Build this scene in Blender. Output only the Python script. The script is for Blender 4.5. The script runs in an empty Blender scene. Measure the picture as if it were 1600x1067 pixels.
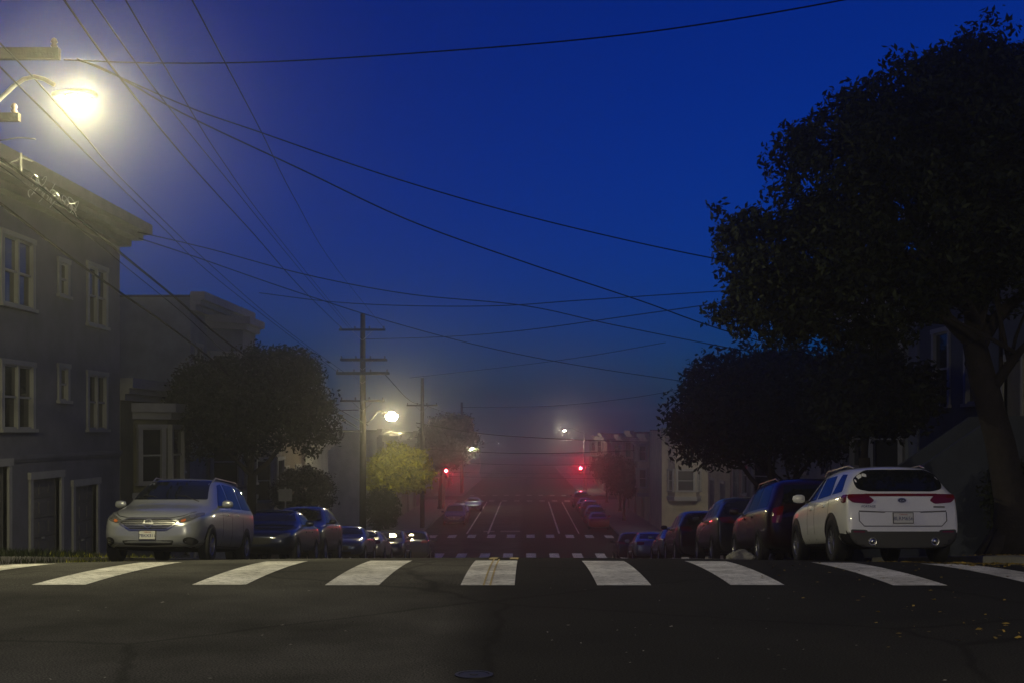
import bpy, bmesh, math, random
import numpy as np
from mathutils import Vector, Matrix
from mathutils.bvhtree import BVHTree
R = math.radians
random.seed(7)
RNG = np.random.default_rng(11)
SC = bpy.context.scene
COL = SC.collection

# ------------------------------------------------------------------ camera, sky, exposure
EYE = 1.65
F = 1900.0                         # focal length in photograph pixels
VX, VY = 824.0, 672.0              # where the street's horizontals converge
cam_d = bpy.data.cameras.new('camera'); cam = bpy.data.objects.new('camera', cam_d); COL.objects.link(cam)
cam_d.sensor_fit = 'HORIZONTAL'; cam_d.sensor_width = 36.0; cam_d.lens = F / 1600 * 36
cam_d.shift_x = (800 - VX) / 1600; cam_d.shift_y = (VY - 533.5) / 1600
cam_d.clip_start = .05; cam_d.clip_end = 3000
cam.location = (0, 0, EYE); cam.rotation_euler = (R(90), 0, 0)
SC.camera = cam

world = bpy.data.worlds.new('World'); SC.world = world; world.use_nodes = True
wn = world.node_tree; wn.nodes.clear()
w_out = wn.nodes.new('ShaderNodeOutputWorld'); w_bg = wn.nodes.new('ShaderNodeBackground')
w_sky = wn.nodes.new('ShaderNodeTexSky'); w_sky.sky_type = 'NISHITA'; w_sky.sun_disc = False
w_sky.sun_elevation = R(1.0); w_sky.sun_rotation = R(34); w_sky.altitude = 0
w_sky.air_density = 1.0; w_sky.dust_density = 0.4; w_sky.ozone_density = 6.0
w_mul = wn.nodes.new('ShaderNodeMix'); w_mul.data_type = 'RGBA'; w_mul.blend_type = 'MULTIPLY'; w_mul.inputs[0].default_value = 1.0
w_mul.inputs[7].default_value = (0.0, 0.38, 1.20, 1)      # the deep blue of the last dusk light
wn.links.new(w_sky.outputs[0], w_mul.inputs[6]); wn.links.new(w_mul.outputs[2], w_bg.inputs[0])
wn.links.new(w_bg.outputs[0], w_out.inputs[0])
w_bg.inputs[1].default_value = 0.15

SC.view_settings.view_transform = 'Standard'; SC.view_settings.look = 'None'
SC.view_settings.exposure = 0.0; SC.view_settings.gamma = 1.0; SC.view_settings.use_curve_mapping = False
SC.render.engine = 'CYCLES'
cy = SC.cycles
cy.use_denoising = True
try: cy.denoiser = 'OPENIMAGEDENOISE'
except Exception: pass
cy.max_bounces = 4; cy.diffuse_bounces = 2; cy.glossy_bounces = 3; cy.volume_bounces = 0; cy.transparent_max_bounces = 8
cy.caustics_reflective = False; cy.caustics_refractive = False
cy.sample_clamp_indirect = 2.0
FOG_DENSITY = 0.0027
LAMP = 1.0                          # scale of all street lamps

# ------------------------------------------------------------------ ground profile: level, then a steep drop, then level again
YS = np.arange(-120, 900, .05)
def slope_at(y):
    s = np.zeros_like(y)
    s = np.where((y > 12.5) & (y <= 19.34), -.0158 * (y - 12.5), s)
    s = np.where((y > 19.34) & (y <= 73), -.108, s)
    s = np.where((y > 73) & (y <= 81), -.108 * (81 - y) / 8, s)
    s = np.where(y > 97, -.006, s)
    return s
ZS = np.cumsum(slope_at(YS)) * .05
ZS -= np.interp(0, YS, ZS)
def gz(y): return float(np.interp(y, YS, ZS))
def gs(y): return (gz(y + .6) - gz(y - .6)) / 1.2
KL, KR, XC = -8.6, 7.3, -.6        # kerb lines and the crown of the road
FL, FR = -12.2, 10.9               # house fronts
CROSS = [(-7.0, 12.5), (82.5, 92.5), (150.0, 160.0)]      # cross streets
def crown(x, y):
    k = 1.0
    for a, b in CROSS:
        if a - 6 < y < b + 6:
            d = max(a - y, y - b, 0) / 6
            k = min(k, d)
    return -.11 * ((x - XC) / 8.0) ** 2 * k
def rz(x, y): return gz(y) + (crown(x, y) if KL - .01 <= x <= KR + .01 else crown(KL if x < 0 else KR, y))
def P(px, py, d):                   # a point of the place, d metres down the street
    return Vector(((px - VX) / F * d, d, EYE - (py - VY) / F * d))

# ------------------------------------------------------------------ materials
MATS = {}
def nt(m):
    return m.node_tree.nodes, m.node_tree.links
def mat(name, col, rough=.7, metal=0., var=.0, scale=6., bump=0., bscale=40., coat=0., spec=.5, emit=None, estr=0.):
    if name in MATS: return MATS[name]
    m = bpy.data.materials.new(name); m.use_nodes = True
    N, Lk = nt(m); b = N['Principled BSDF']
    b.inputs['Base Color'].default_value = (*col, 1); b.inputs['Roughness'].default_value = rough
    b.inputs['Metallic'].default_value = metal; b.inputs['Specular IOR Level'].default_value = spec
    b.inputs['Coat Weight'].default_value = coat; b.inputs['Coat Roughness'].default_value = .06
    if emit:
        b.inputs['Emission Color'].default_value = (*emit, 1); b.inputs['Emission Strength'].default_value = estr
    if var > 0 or bump > 0:
        tc = N.new('ShaderNodeTexCoord')
    if var > 0:
        n1 = N.new('ShaderNodeTexNoise'); n1.inputs['Scale'].default_value = scale; n1.inputs['Detail'].default_value = 6; n1.inputs['Roughness'].default_value = .65
        Lk.new(tc.outputs['Object'], n1.inputs['Vector'])
        rp = N.new('ShaderNodeValToRGB')
        rp.color_ramp.elements[0].position = .3; rp.color_ramp.elements[1].position = .72
        rp.color_ramp.elements[0].color = (*[c * (1 - var) for c in col], 1)
        rp.color_ramp.elements[1].color = (*[min(1, c * (1 + var)) for c in col], 1)
        Lk.new(n1.outputs['Fac'], rp.inputs['Fac']); Lk.new(rp.outputs['Color'], b.inputs['Base Color'])
    if bump > 0:
        n2 = N.new('ShaderNodeTexNoise'); n2.inputs['Scale'].default_value = bscale; n2.inputs['Detail'].default_value = 4
        Lk.new(tc.outputs['Object'], n2.inputs['Vector'])
        bp = N.new('ShaderNodeBump'); bp.inputs['Strength'].default_value = bump; bp.inputs['Distance'].default_value = .02
        Lk.new(n2.outputs['Fac'], bp.inputs['Height']); Lk.new(bp.outputs['Normal'], b.inputs['Normal'])
    MATS[name] = m
    return m

def asphalt():
    m = bpy.data.materials.new('asphalt'); m.use_nodes = True
    N, Lk = nt(m); b = N['Principled BSDF']
    tc = N.new('ShaderNodeTexCoord'); sp = N.new('ShaderNodeSeparateXYZ'); Lk.new(tc.outputs['Object'], sp.inputs[0])
    wob = N.new('ShaderNodeTexNoise'); wob.inputs['Scale'].default_value = .8; Lk.new(tc.outputs['Object'], wob.inputs['Vector'])
    ad = N.new('ShaderNodeMath'); ad.operation = 'MULTIPLY_ADD'; ad.inputs[1].default_value = .10; Lk.new(wob.outputs['Fac'], ad.inputs[0]); Lk.new(sp.outputs['X'], ad.inputs[2])
    mr = N.new('ShaderNodeMapRange'); mr.inputs[1].default_value = -.70; mr.inputs[2].default_value = -.30; Lk.new(ad.outputs[0], mr.inputs[0])
    # old grey lane on the left of the paving seam, newer dark lane on the right
    big = N.new('ShaderNodeTexNoise'); big.inputs['Scale'].default_value = .45; big.inputs['Detail'].default_value = 7; big.inputs['Roughness'].default_value = .62
    Lk.new(tc.outputs['Object'], big.inputs['Vector'])
    fine = N.new('ShaderNodeTexNoise'); fine.inputs['Scale'].default_value = 70; fine.inputs['Detail'].default_value = 3
    Lk.new(tc.outputs['Object'], fine.inputs['Vector'])
    def ramp(a, c, p0=.33, p1=.68):
        r = N.new('ShaderNodeValToRGB'); r.color_ramp.elements[0].position = p0; r.color_ramp.elements[1].position = p1
        r.color_ramp.elements[0].color = (*a, 1); r.color_ramp.elements[1].color = (*c, 1); return r
    old = ramp((.030, .0295, .028), (.100, .097, .089)); Lk.new(big.outputs['Fac'], old.inputs[0])  # broad tone patches put the lamp pool and shadows into the old lane
    new = ramp((.018, .018, .0185), (.028, .0275, .027)); Lk.new(big.outputs['Fac'], new.inputs[0])
    mx = N.new('ShaderNodeMix'); mx.data_type = 'RGBA'; Lk.new(mr.outputs[0], mx.inputs[0]); Lk.new(old.outputs[0], mx.inputs[6]); Lk.new(new.outputs[0], mx.inputs[7])
    # stone grain
    gr = ramp((.42, .42, .43), (1.7, 1.69, 1.64), .38, .66); Lk.new(fine.outputs['Fac'], gr.inputs[0])
    mu = N.new('ShaderNodeMix'); mu.data_type = 'RGBA'; mu.blend_type = 'MULTIPLY'; mu.inputs[0].default_value = 1
    Lk.new(mx.outputs[2], mu.inputs[6]); Lk.new(gr.outputs[0], mu.inputs[7])
    # tar-filled cracks
    vo = N.new('ShaderNodeTexVoronoi'); vo.feature = 'DISTANCE_TO_EDGE'; vo.inputs['Scale'].default_value = .33
    wv = N.new('ShaderNodeTexNoise'); wv.inputs['Scale'].default_value = 1.7; wv.inputs['Detail'].default_value = 5; Lk.new(tc.outputs['Object'], wv.inputs['Vector'])
    mxv = N.new('ShaderNodeMix'); mxv.data_type = 'RGBA'; mxv.inputs[0].default_value = .22; Lk.new(tc.outputs['Object'], mxv.inputs[6]); Lk.new(wv.outputs['Color'], mxv.inputs[7])
    Lk.new(mxv.outputs[2], vo.inputs['Vector'])
    cr = ramp((.62, .62, .63), (1, 1, 1), .004, .012); Lk.new(vo.outputs['Distance'], cr.inputs[0])
    mu2 = N.new('ShaderNodeMix'); mu2.data_type = 'RGBA'; mu2.blend_type = 'MULTIPLY'; mu2.inputs[0].default_value = 1
    Lk.new(mu.outputs[2], mu2.inputs[6]); Lk.new(cr.outputs[0], mu2.inputs[7])
    Lk.new(mu2.outputs[2], b.inputs['Base Color'])
    b.inputs['Roughness'].default_value = .95; b.inputs['Specular IOR Level'].default_value = .06
    bp = N.new('ShaderNodeBump'); bp.inputs['Strength'].default_value = .5; bp.inputs['Distance'].default_value = .008
    Lk.new(fine.outputs['Fac'], bp.inputs['Height']); Lk.new(bp.outputs['Normal'], b.inputs['Normal'])
    return m
M_ASPH = asphalt()

def road_paint(name, col, wear):
    m = bpy.data.materials.new(name); m.use_nodes = True
    N, Lk = nt(m); b = N['Principled BSDF']; tc = N.new('ShaderNodeTexCoord')
    mp = N.new('ShaderNodeMapping'); mp.inputs['Scale'].default_value = (1, 3.0, 1); Lk.new(tc.outputs['Object'], mp.inputs[0])
    n = N.new('ShaderNodeTexNoise'); n.inputs['Scale'].default_value = 8; n.inputs['Detail'].default_value = 10; n.inputs['Roughness'].default_value = .78; Lk.new(mp.outputs[0], n.inputs['Vector'])
    r = N.new('ShaderNodeValToRGB'); r.color_ramp.elements[0].position = wear + .06; r.color_ramp.elements[1].position = wear + .14
    r.color_ramp.elements[0].color = (.10, .098, .09, 1); r.color_ramp.elements[1].color = (*col, 1)
    Lk.new(n.outputs['Fac'], r.inputs[0])
    n2 = N.new('ShaderNodeTexNoise'); n2.inputs['Scale'].default_value = 1.3; n2.inputs['Detail'].default_value = 4; Lk.new(tc.outputs['Object'], n2.inputs['Vector'])
    r2 = N.new('ShaderNodeValToRGB'); r2.color_ramp.elements[0].color = (.60, .59, .56, 1); r2.color_ramp.elements[1].color = (1, 1, 1, 1)
    r2.color_ramp.elements[0].position = .35; r2.color_ramp.elements[1].position = .65; Lk.new(n2.outputs['Fac'], r2.inputs[0])
    mu = N.new('ShaderNodeMix'); mu.data_type = 'RGBA'; mu.blend_type = 'MULTIPLY'; mu.inputs[0].default_value = 1
    Lk.new(r.outputs[0], mu.inputs[6]); Lk.new(r2.outputs[0], mu.inputs[7]); Lk.new(mu.outputs[2], b.inputs['Base Color'])
    b.inputs['Roughness'].default_value = .6
    return m
M_WHITE = road_paint('white_road_paint', (.84, .82, .77), .35)
M_WHITE2 = road_paint('worn_white_road_paint', (.50, .49, .46), .40)
M_YELLOW = road_paint('yellow_road_paint', (.62, .48, .16), .30)
M_CONC = mat('concrete', (.20, .19, .175), .85, var=.25, scale=2.2, bump=.3, bscale=60)
M_SOIL = mat('soil', (.06, .05, .04), .95, var=.4, scale=3)
M_GLASS = mat('window_glass', (.012, .014, .018), .06, spec=.6)
M_CARGLASS = mat('car_glass', (.008, .010, .012), .03, spec=.8)
M_TRIM = mat('white_trim', (.25, .25, .24), .6, var=.12, scale=3)
M_CORNICE = mat('weathered_cornice_paint', (.13, .12, .105), .8, var=.3, scale=2)
M_DTRIM = mat('dark_trim', (.10, .095, .09), .7, var=.2)
M_WOOD = mat('pole_wood', (.026, .021, .017), .9, var=.4, scale=8, bump=.5, bscale=25, spec=.05)
M_BARK = mat('bark', (.022, .017, .014), .95, var=.45, scale=7, bump=.9, bscale=18)
M_STEEL = mat('galvanised_steel', (.30, .30, .30), .45, metal=.7, var=.2)
M_BLACK = mat('black_plastic', (.012, .012, .013), .5)
M_WIRE = mat('wire_rubber', (.0025, .0025, .0025), .9, spec=0)
M_TYRE = mat('tyre_rubber', (.014, .014, .014), .85, bump=.2)
M_RIM = mat('alloy', (.38, .38, .39), .32, metal=.8)
M_CHROME = mat('chrome', (.55, .55, .55), .30, metal=1.)
M_LENS = mat('clear_lens', (.14, .14, .14), .10, metal=.35, coat=1.)
M_AMBER = mat('amber_lens', (.55, .14, .03), .2, coat=1.)
M_REDLENS = mat('red_lens', (.16, .008, .010), .12, coat=1.)
M_PLATE = mat('plate_white', (.60, .60, .56), .45)
M_PBLUE = mat('plate_blue', (.02, .03, .14), .5)
M_PRED = mat('plate_red', (.35, .03, .03), .5)
M_PORC = mat('porcelain', (.09, .06, .05), .3)
M_ROOF = mat('roof_felt', (.05, .05, .052), .9, var=.3)
M_LAMPGLOW = mat('lamp_lens_lit', (.8, .8, .7), .3, emit=(1.0, .91, .50), estr=2000 * LAMP)
M_LAMPGLOW2 = mat('lamp_lens_lit_distant', (.8, .8, .7), .3, emit=(1.0, .86, .46), estr=300 * LAMP)
M_LAMPGLOW4 = mat('lamp_lens_lit_far_corner', (.8, .8, .7), .3, emit=(1.0, .90, .62), estr=3000 * LAMP)
M_LAMPGLOW3 = mat('lamp_lens_lit_corner', (.8, .8, .7), .3, emit=(1.0, .88, .55), estr=10500 * LAMP)
M_WHITEGLOW = mat('lamp_lens_lit_white', (.8, .8, .8), .3, emit=(1.0, .92, .66), estr=4200 * LAMP)
M_REDGLOW = mat('signal_red_lit', (.5, .02, .02), .3, emit=(1.0, .02, .035), estr=1700)
M_SIGOFF = mat('signal_lens_off', (.02, .02, .015), .3)

# ------------------------------------------------------------------ mesh building
class MB:
    def __init__(s): s.v = []; s.f = []
    def quad(s, a, b, c, d):
        i = len(s.v); s.v += [tuple(a), tuple(b), tuple(c), tuple(d)]; s.f.append((i, i + 1, i + 2, i + 3)); return s
    def poly(s, pts):
        i = len(s.v); s.v += [tuple(p) for p in pts]; s.f.append(tuple(range(i, i + len(pts)))); return s
    def box(s, x0, x1, y0, y1, z0, z1):
        i = len(s.v)
        s.v += [(x0, y0, z0), (x1, y0, z0), (x1, y1, z0), (x0, y1, z0), (x0, y0, z1), (x1, y0, z1), (x1, y1, z1), (x0, y1, z1)]
        for f in ((0, 3, 2, 1), (4, 5, 6, 7), (0, 1, 5, 4), (1, 2, 6, 5), (2, 3, 7, 6), (3, 0, 4, 7)): s.f.append(tuple(i + k for k in f))
        return s
    def prism(s, pts, z0, z1):            # polygon in xy (counter-clockwise), raised
        n = len(pts); i = len(s.v)
        s.v += [(p[0], p[1], z0) for p in pts] + [(p[0], p[1], z1) for p in pts]
        s.f.append(tuple(i + k for k in reversed(range(n)))); s.f.append(tuple(i + n + k for k in range(n)))
        for k in range(n): s.f.append((i + k, i + (k + 1) % n, i + n + (k + 1) % n, i + n + k))
        return s
    def prism_axis(s, pts, a0, a1, axis):  # polygon in the plane normal to axis (0: yz, 1: xz)
        n = len(pts); i = len(s.v)
        mk = (lambda p, a: (a, p[0], p[1])) if axis == 0 else (lambda p, a: (p[0], a, p[1]))
        s.v += [mk(p, a0) for p in pts] + [mk(p, a1) for p in pts]
        s.f.append(tuple(i + k for k in reversed(range(n)))); s.f.append(tuple(i + n + k for k in range(n)))
        for k in range(n): s.f.append((i + k, i + (k + 1) % n, i + n + (k + 1) % n, i + n + k))
        return s
    def tube(s, pts, r, n=6, cap=True):
        pts = [Vector(p) for p in pts]; m = len(pts)
        if not hasattr(r, '__len__'): r = [r] * m
        base = len(s.v); ref = None
        for k, p in enumerate(pts):
            t = (pts[min(k + 1, m - 1)] - pts[max(k - 1, 0)])
            if t.length < 1e-9: t = Vector((0, 0, 1))
            t.normalize()
            if ref is None or abs(ref.dot(t)) > .98:
                ref = Vector((0, 0, 1)) if abs(t.z) < .9 else Vector((1, 0, 0))
            a = (ref - t * ref.dot(t)).normalized(); b = t.cross(a); ref = a
            for j in range(n):
                an = 2 * math.pi * j / n
                s.v.append(tuple(p + a * (r[k] * math.cos(an)) + b * (r[k] * math.sin(an))))
        for k in range(m - 1):
            for j in range(n):
                j2 = (j + 1) % n
                s.f.append((base + k * n + j, base + k * n + j2, base + (k + 1) * n + j2, base + (k + 1) * n + j))
        if cap:
            s.f.append(tuple(base + j for j in reversed(range(n)))); s.f.append(tuple(base + (m - 1) * n + j for j in range(n)))
        return s
    def lathe(s, c, prof, axis='z', n=16):  # prof: list of (radius, height)
        c = Vector(c); base = len(s.v)
        for r, h in prof:
            for j in range(n):
                a = 2 * math.pi * j / n
                if axis == 'z': v = (r * math.cos(a), r * math.sin(a), h)
                elif axis == 'y': v = (r * math.cos(a), h, r * math.sin(a))
                else: v = (h, r * math.cos(a), r * math.sin(a))
                s.v.append(tuple(c + Vector(v)))
        for k in range(len(prof) - 1):
            for j in range(n):
                j2 = (j + 1) % n
                s.f.append((base + k * n + j, base + k * n + j2, base + (k + 1) * n + j2, base + (k + 1) * n + j))
        return s
    def mesh(s, name, m=None, smooth=False):
        me = bpy.data.meshes.new(name); me.from_pydata(s.v, [], s.f); me.validate(); me.update()
        bm = bmesh.new(); bm.from_mesh(me); bmesh.ops.recalc_face_normals(bm, faces=bm.faces); bm.to_mesh(me); bm.free()
        if m: me.materials.append(m)
        if smooth: me.polygons.foreach_set('use_smooth', [True] * len(me.polygons))
        return me
    def build(s, name, m, parent=None, smooth=False, mw=None):
        return put(name, s.mesh(name, m, smooth), parent, mw)
def put(name, me, parent=None, mw=None):
    o = bpy.data.objects.new(name, me); COL.objects.link(o)
    if parent: o.parent = parent
    if mw is not None: o.matrix_local = mw
    return o
def tag(o, label=None, cat=None, group=None, kind=None):
    if label: o['label'] = label
    if cat: o['category'] = cat
    if group: o['group'] = group
    if kind: o['kind'] = kind
    return o
def thing(name, label, cat, loc=(0, 0, 0), rz_=0., group=None):
    o = bpy.data.objects.new(name, None); COL.objects.link(o); o.empty_display_size = .3
    o.location = loc; o.rotation_euler = (0, 0, rz_)
    return tag(o, label, cat, group)
def copy_tree(o, parent=None):
    c = o.copy(); COL.objects.link(c)
    if parent: c.parent = parent
    for ch in list(o.children): copy_tree(ch, c)
    return c
def rnd(a, b): return random.uniform(a, b)

# ------------------------------------------------------------------ the setting
def sheet(name, x0, x1, y0, y1, zf, m, nx=2, dy=1.0, kind='structure'):
    b = MB(); ny = max(1, int((y1 - y0) / dy)); xs = np.linspace(x0, x1, nx + 1); ys = np.linspace(y0, y1, ny + 1)
    b.v = [(x, y, zf(x, y)) for y in ys for x in xs]
    for j in range(ny):
        for i in range(nx):
            a = j * (nx + 1) + i; b.f.append((a, a + 1, a + nx + 2, a + nx + 1))
    o = b.build(name, m, smooth=True); o['kind'] = kind; return o
sheet('ground', -255, 255, -75, 515, lambda x, y: gz(y) - .30, M_SOIL, 2, 1.0)
sheet('road', KL, KR, -40, 330, rz, M_ASPH, 16, .6)
for i, (a, b_) in enumerate(CROSS):
    for x0, x1 in ((-150, KL), (KR, 150)):
        sheet('cross_street', x0, x1, a, b_, lambda x, y: rz(KL if x < 0 else KR, y), M_ASPH, 2, .8)
BLOCKS = [(12.5, 82.5), (92.5, 150), (160, 330)]
def sidewalk(xk, xf, y0, y1):
    b = MB(); n = int((y1 - y0) / 1.0); ys = np.linspace(y0, y1, n + 1); s = 1 if xf > xk else -1
    prof = [(xk, -.35), (xk, .13), (xk + s * .16, .145), (xf, .20), (xf, -.35)]
    for y in ys: b.v += [(x, y, gz(y) - .11 * (1 if h < .14 else 1) + h) for x, h in prof]
    for j in range(n):
        for i in range(4):
            a = j * 5 + i; b.f.append((a, a + 1, a + 6, a + 5))
    b.f.append((0, 1, 2, 3, 4)); b.f.append(tuple(n * 5 + k for k in (4, 3, 2, 1, 0)))
    o = b.build('sidewalk', M_CONC); o['kind'] = 'structure'
for a, b_ in BLOCKS:
    sidewalk(KL, FL - .15, a, b_); sidewalk(KR, FR + .15, a, b_)
def sw(y): return gz(y) + .05       # top of the pavement

def strip(b, x0, x1, y0, y1, up=.006):
    n = max(1, int(math.ceil((y1 - y0) / .35))); ys = np.linspace(y0, y1, n + 1); base = len(b.v); xs = (x0, (x0 + x1) / 2, x1)
    for y in ys:
        for x in xs: b.v.append((x, y, rz(x, y) + up))
    for j in range(n):
        for i in range(2):
            a = base + j * 3 + i; b.f.append((a, a + 1, a + 4, a + 3))
BARS = [-6.75, -5.02, -3.30, -1.87, -.424, 1.033, 2.46, 4.19, 5.72]
BAR_L = ['far left end stripe running into the kerb', 'stripe second from the left end, in front of the silver minivan', 'third stripe from the left, right of the minivan', 'fourth stripe from the left', 'middle stripe crossed by thin yellow centre lines', 'first stripe right of the yellow centre lines', 'second stripe right of the yellow centre lines', 'stripe in front of the white car, third right of the centre lines', 'far right end stripe below the tree trunk']
for x, l in zip(BARS, BAR_L):
    b = MB(); strip(b, x - .288, x + .288, 13.0 + rnd(-.05, .05) - .0, 16.75 + rnd(-.08, .08))
    tag(b.build('crosswalk_stripe', M_WHITE), kind='structure', group='white stripes of the near crosswalk')
b = MB(); strip(b, -.475, -.455, 12.9, 17.2, .011); strip(b, -.405, -.385, 12.9, 17.2, .011)
tag(b.build('centre_line_marking', M_YELLOW), kind='structure')
b = MB(); strip(b, -.55, -.43, 17.2, 76, .008); strip(b, -.25, -.13, 17.2, 76, .008)
tag(b.build('centre_line_marking', M_YELLOW), kind='structure')
b = MB(); strip(b, 2.1, 3.3, 18.1, 18.32, .008); tag(b.build('stop_line_marking', M_WHITE2), kind='structure')
for ya, yb, M_ in ((78.6, 81.6, M_WHITE), (93.4, 96.3, M_WHITE), (146.6, 149.2, M_WHITE2), (161, 163.6, M_WHITE2)):
    for k in range(10):
        x = -7.4 + k * 1.53
        b = MB(); strip(b, x - .32, x + .32, ya, yb, .008)
        tag(b.build('crosswalk_stripe', M_), kind='structure', group='white stripes of the far crosswalks')
for x, w in ((-3.15, .07), (2.55, .07), (4.15, .05), (-4.85, .06)):
    b = MB(); strip(b, x - w, x + w, 97.5, 146, .008); tag(b.build('lane_line_marking', M_WHITE), kind='structure')
for x in (-3.6, -2.2, -1.5):
    b = MB(); strip(b, x, x + .9, 99.0, 100.3, .008); tag(b.build('lane_word_marking', M_WHITE2), kind='structure')

# ------------------------------------------------------------------ haze: one closed box of even fog
hz = MB().box(-262, 262, -82, 522, gz(515) - 1.6, 10.2)
m = bpy.data.materials.new('haze_air'); m.use_nodes = True; N, Lk = nt(m); N.clear()
o_ = N.new('ShaderNodeOutputMaterial'); v_ = N.new('ShaderNodeVolumePrincipled')
v_.inputs['Color'].default_value = (.93, .93, .95, 1); v_.inputs['Density'].default_value = FOG_DENSITY; v_.inputs['Anisotropy'].default_value = .92
v2_ = N.new('ShaderNodeVolumePrincipled'); v2_.inputs['Color'].default_value = (.93, .93, .95, 1)      # the part of the mist that scatters every way
v2_.inputs['Density'].default_value = FOG_DENSITY * .20; v2_.inputs['Anisotropy'].default_value = 0.0
va_ = N.new('ShaderNodeAddShader'); Lk.new(v_.outputs[0], va_.inputs[0]); Lk.new(v2_.outputs[0], va_.inputs[1]); Lk.new(va_.outputs[0], o_.inputs['Volume'])
hob = hz.build('haze', m); hob['kind'] = 'stuff'

# ------------------------------------------------------------------ windows, houses
WCACHE = {}
def window_meshes(w, h, cols, fm, t):
    key = (round(w, 2), round(h, 2), cols, fm.name)
    if key in WCACHE: return WCACHE[key]
    b = MB(); q = .06
    b.box(-w / 2 - .09, -w / 2 + q, -.05, .10, 0, h); b.box(w / 2 - q, w / 2 + .09, -.05, .10, 0, h)
    b.box(-w / 2 - .13, w / 2 + .13, -.065, .10, h, h + .12)                                  # head
    b.box(-w / 2 - .15, w / 2 + .15, -.10, .10, -.08, 0)                                       # sill
    cw = (w - 2 * q) / cols
    for c in range(1, cols): b.box(-w / 2 + q + c * cw - .045, -w / 2 + q + c * cw + .045, -.035, .10, 0, h)
    for c in range(cols):
        xa = -w / 2 + q + c * cw + (.045 if c else 0); xb = -w / 2 + q + (c + 1) * cw - (.045 if c < cols - 1 else 0)
        b.box(xa, xb, .0, .09, h * .5 - .025, h * .5 + .025)
        b.box(xa, xb, .0, .09, 0.0, .05)
        b.box(xa, xb, .0, .09, h - .05, h - .001)
    fr = b.mesh('window', fm)
    pw = cw - .01; pane = MB().box(-pw / 2, pw / 2, -.006, .006, .02, h / 2 - .03).mesh('pane', M_GLASS)
    offs = []
    for c in range(cols):
        xm = -w / 2 + q + (c + .5) * cw
        offs += [(xm, .075, .01), (xm, .05, h / 2 + .01)]
    WCACHE[key] = (fr, pane, offs); return WCACHE[key]
def add_window(parent, x, y, z, rot, w, h, cols, fm, name='window'):
    fr, pane, offs = window_meshes(w, h, cols, fm, 0)
    mw = Matrix.Translation((x, y, z)) @ Matrix.Rotation(rot, 4, 'Z')
    f = put(name, fr, parent, mw)
    for o in offs: put('pane', pane, f, Matrix.Translation(o))
    return f
def facade(b, X0, X1, Z0, Z1, holes, y=0., rec=.16):
    xs = sorted({X0, X1, *[h[0] for h in holes], *[h[1] for h in holes]}); zs = sorted({Z0, Z1, *[h[2] for h in holes], *[h[3] for h in holes]})
    for i in range(len(xs) - 1):
        for j in range(len(zs) - 1):
            xm = (xs[i] + xs[i + 1]) / 2; zm = (zs[j] + zs[j + 1]) / 2
            if any(h[0] < xm < h[1] and h[2] < zm < h[3] for h in holes): continue
            b.quad((xs[i], y, zs[j]), (xs[i + 1], y, zs[j]), (xs[i + 1], y, zs[j + 1]), (xs[i], y, zs[j + 1]))
    for a, c, d, e in holes:
        b.quad((a, y, d), (a, y + rec, d), (a, y + rec, e), (a, y, e)); b.quad((c, y, d), (c, y, e), (c, y + rec, e), (c, y + rec, d))
        b.quad((a, y, e), (a, y + rec, e), (c, y + rec, e), (c, y, e)); b.quad((a, y, d), (c, y, d), (c, y + rec, d), (a, y + rec, d))
        b.quad((a, y + rec, d), (c, y + rec, d), (c, y + rec, e), (a, y + rec, e))
def garage(parent, x0, x1, z0, z1, gm, tm, jamb=.16):
    b = MB(); n = 4; hh = (z1 - z0) / n
    for r in range(n):
        b.box(x0 + .01, x1 - .01, .10, .14, z0 + r * hh + .008, z0 + (r + 1) * hh - .008)
        for c in range(3):
            cw = (x1 - x0) / 3
            b.box(x0 + c * cw + .09, x0 + (c + 1) * cw - .09, .085, .10, z0 + r * hh + .10, z0 + (r + 1) * hh - .10)
    g = b.build('garage_door', gm, parent)
    MB().box((x0 + x1) / 2 - .08, (x0 + x1) / 2 + .08, .05, .085, z0 + .45, z0 + .50).build('handle', M_STEEL, g)
    t = MB(); t.box(x0 - jamb, x0, -.06, .09, z0, z1); t.box(x1, x1 + jamb, -.06, .09, z0, z1); t.box(x0 - jamb - .05, x1 + jamb + .05, -.08, .09, z1, z1 + .18)
    t.build('door_trim', tm, parent)
def front_door(parent, x0, x1, z0, z1, dm, tm):
    b = MB().box(x0, x1, .08, .13, z0, z1)
    for r in range(3):
        b.box(x0 + .12, x1 - .12, .065, .08, z0 + .15 + r * (z1 - z0 - .2) / 3, z0 + (r + 1) * (z1 - z0 - .2) / 3 + .02)
    d = b.build('door', dm, parent)
    MB().box(x1 - .12, x1 - .07, .02, .065, z0 + .95, z0 + 1.1).build('handle', M_CHROME, d)
    t = MB(); t.box(x0 - .12, x0, -.04, .07, z0, z1); t.box(x1, x1 + .12, -.04, .07, z0, z1); t.box(x0 - .16, x1 + .16, -.06, .07, z1, z1 + .16)
    t.build('door_trim', tm, parent)

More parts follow.
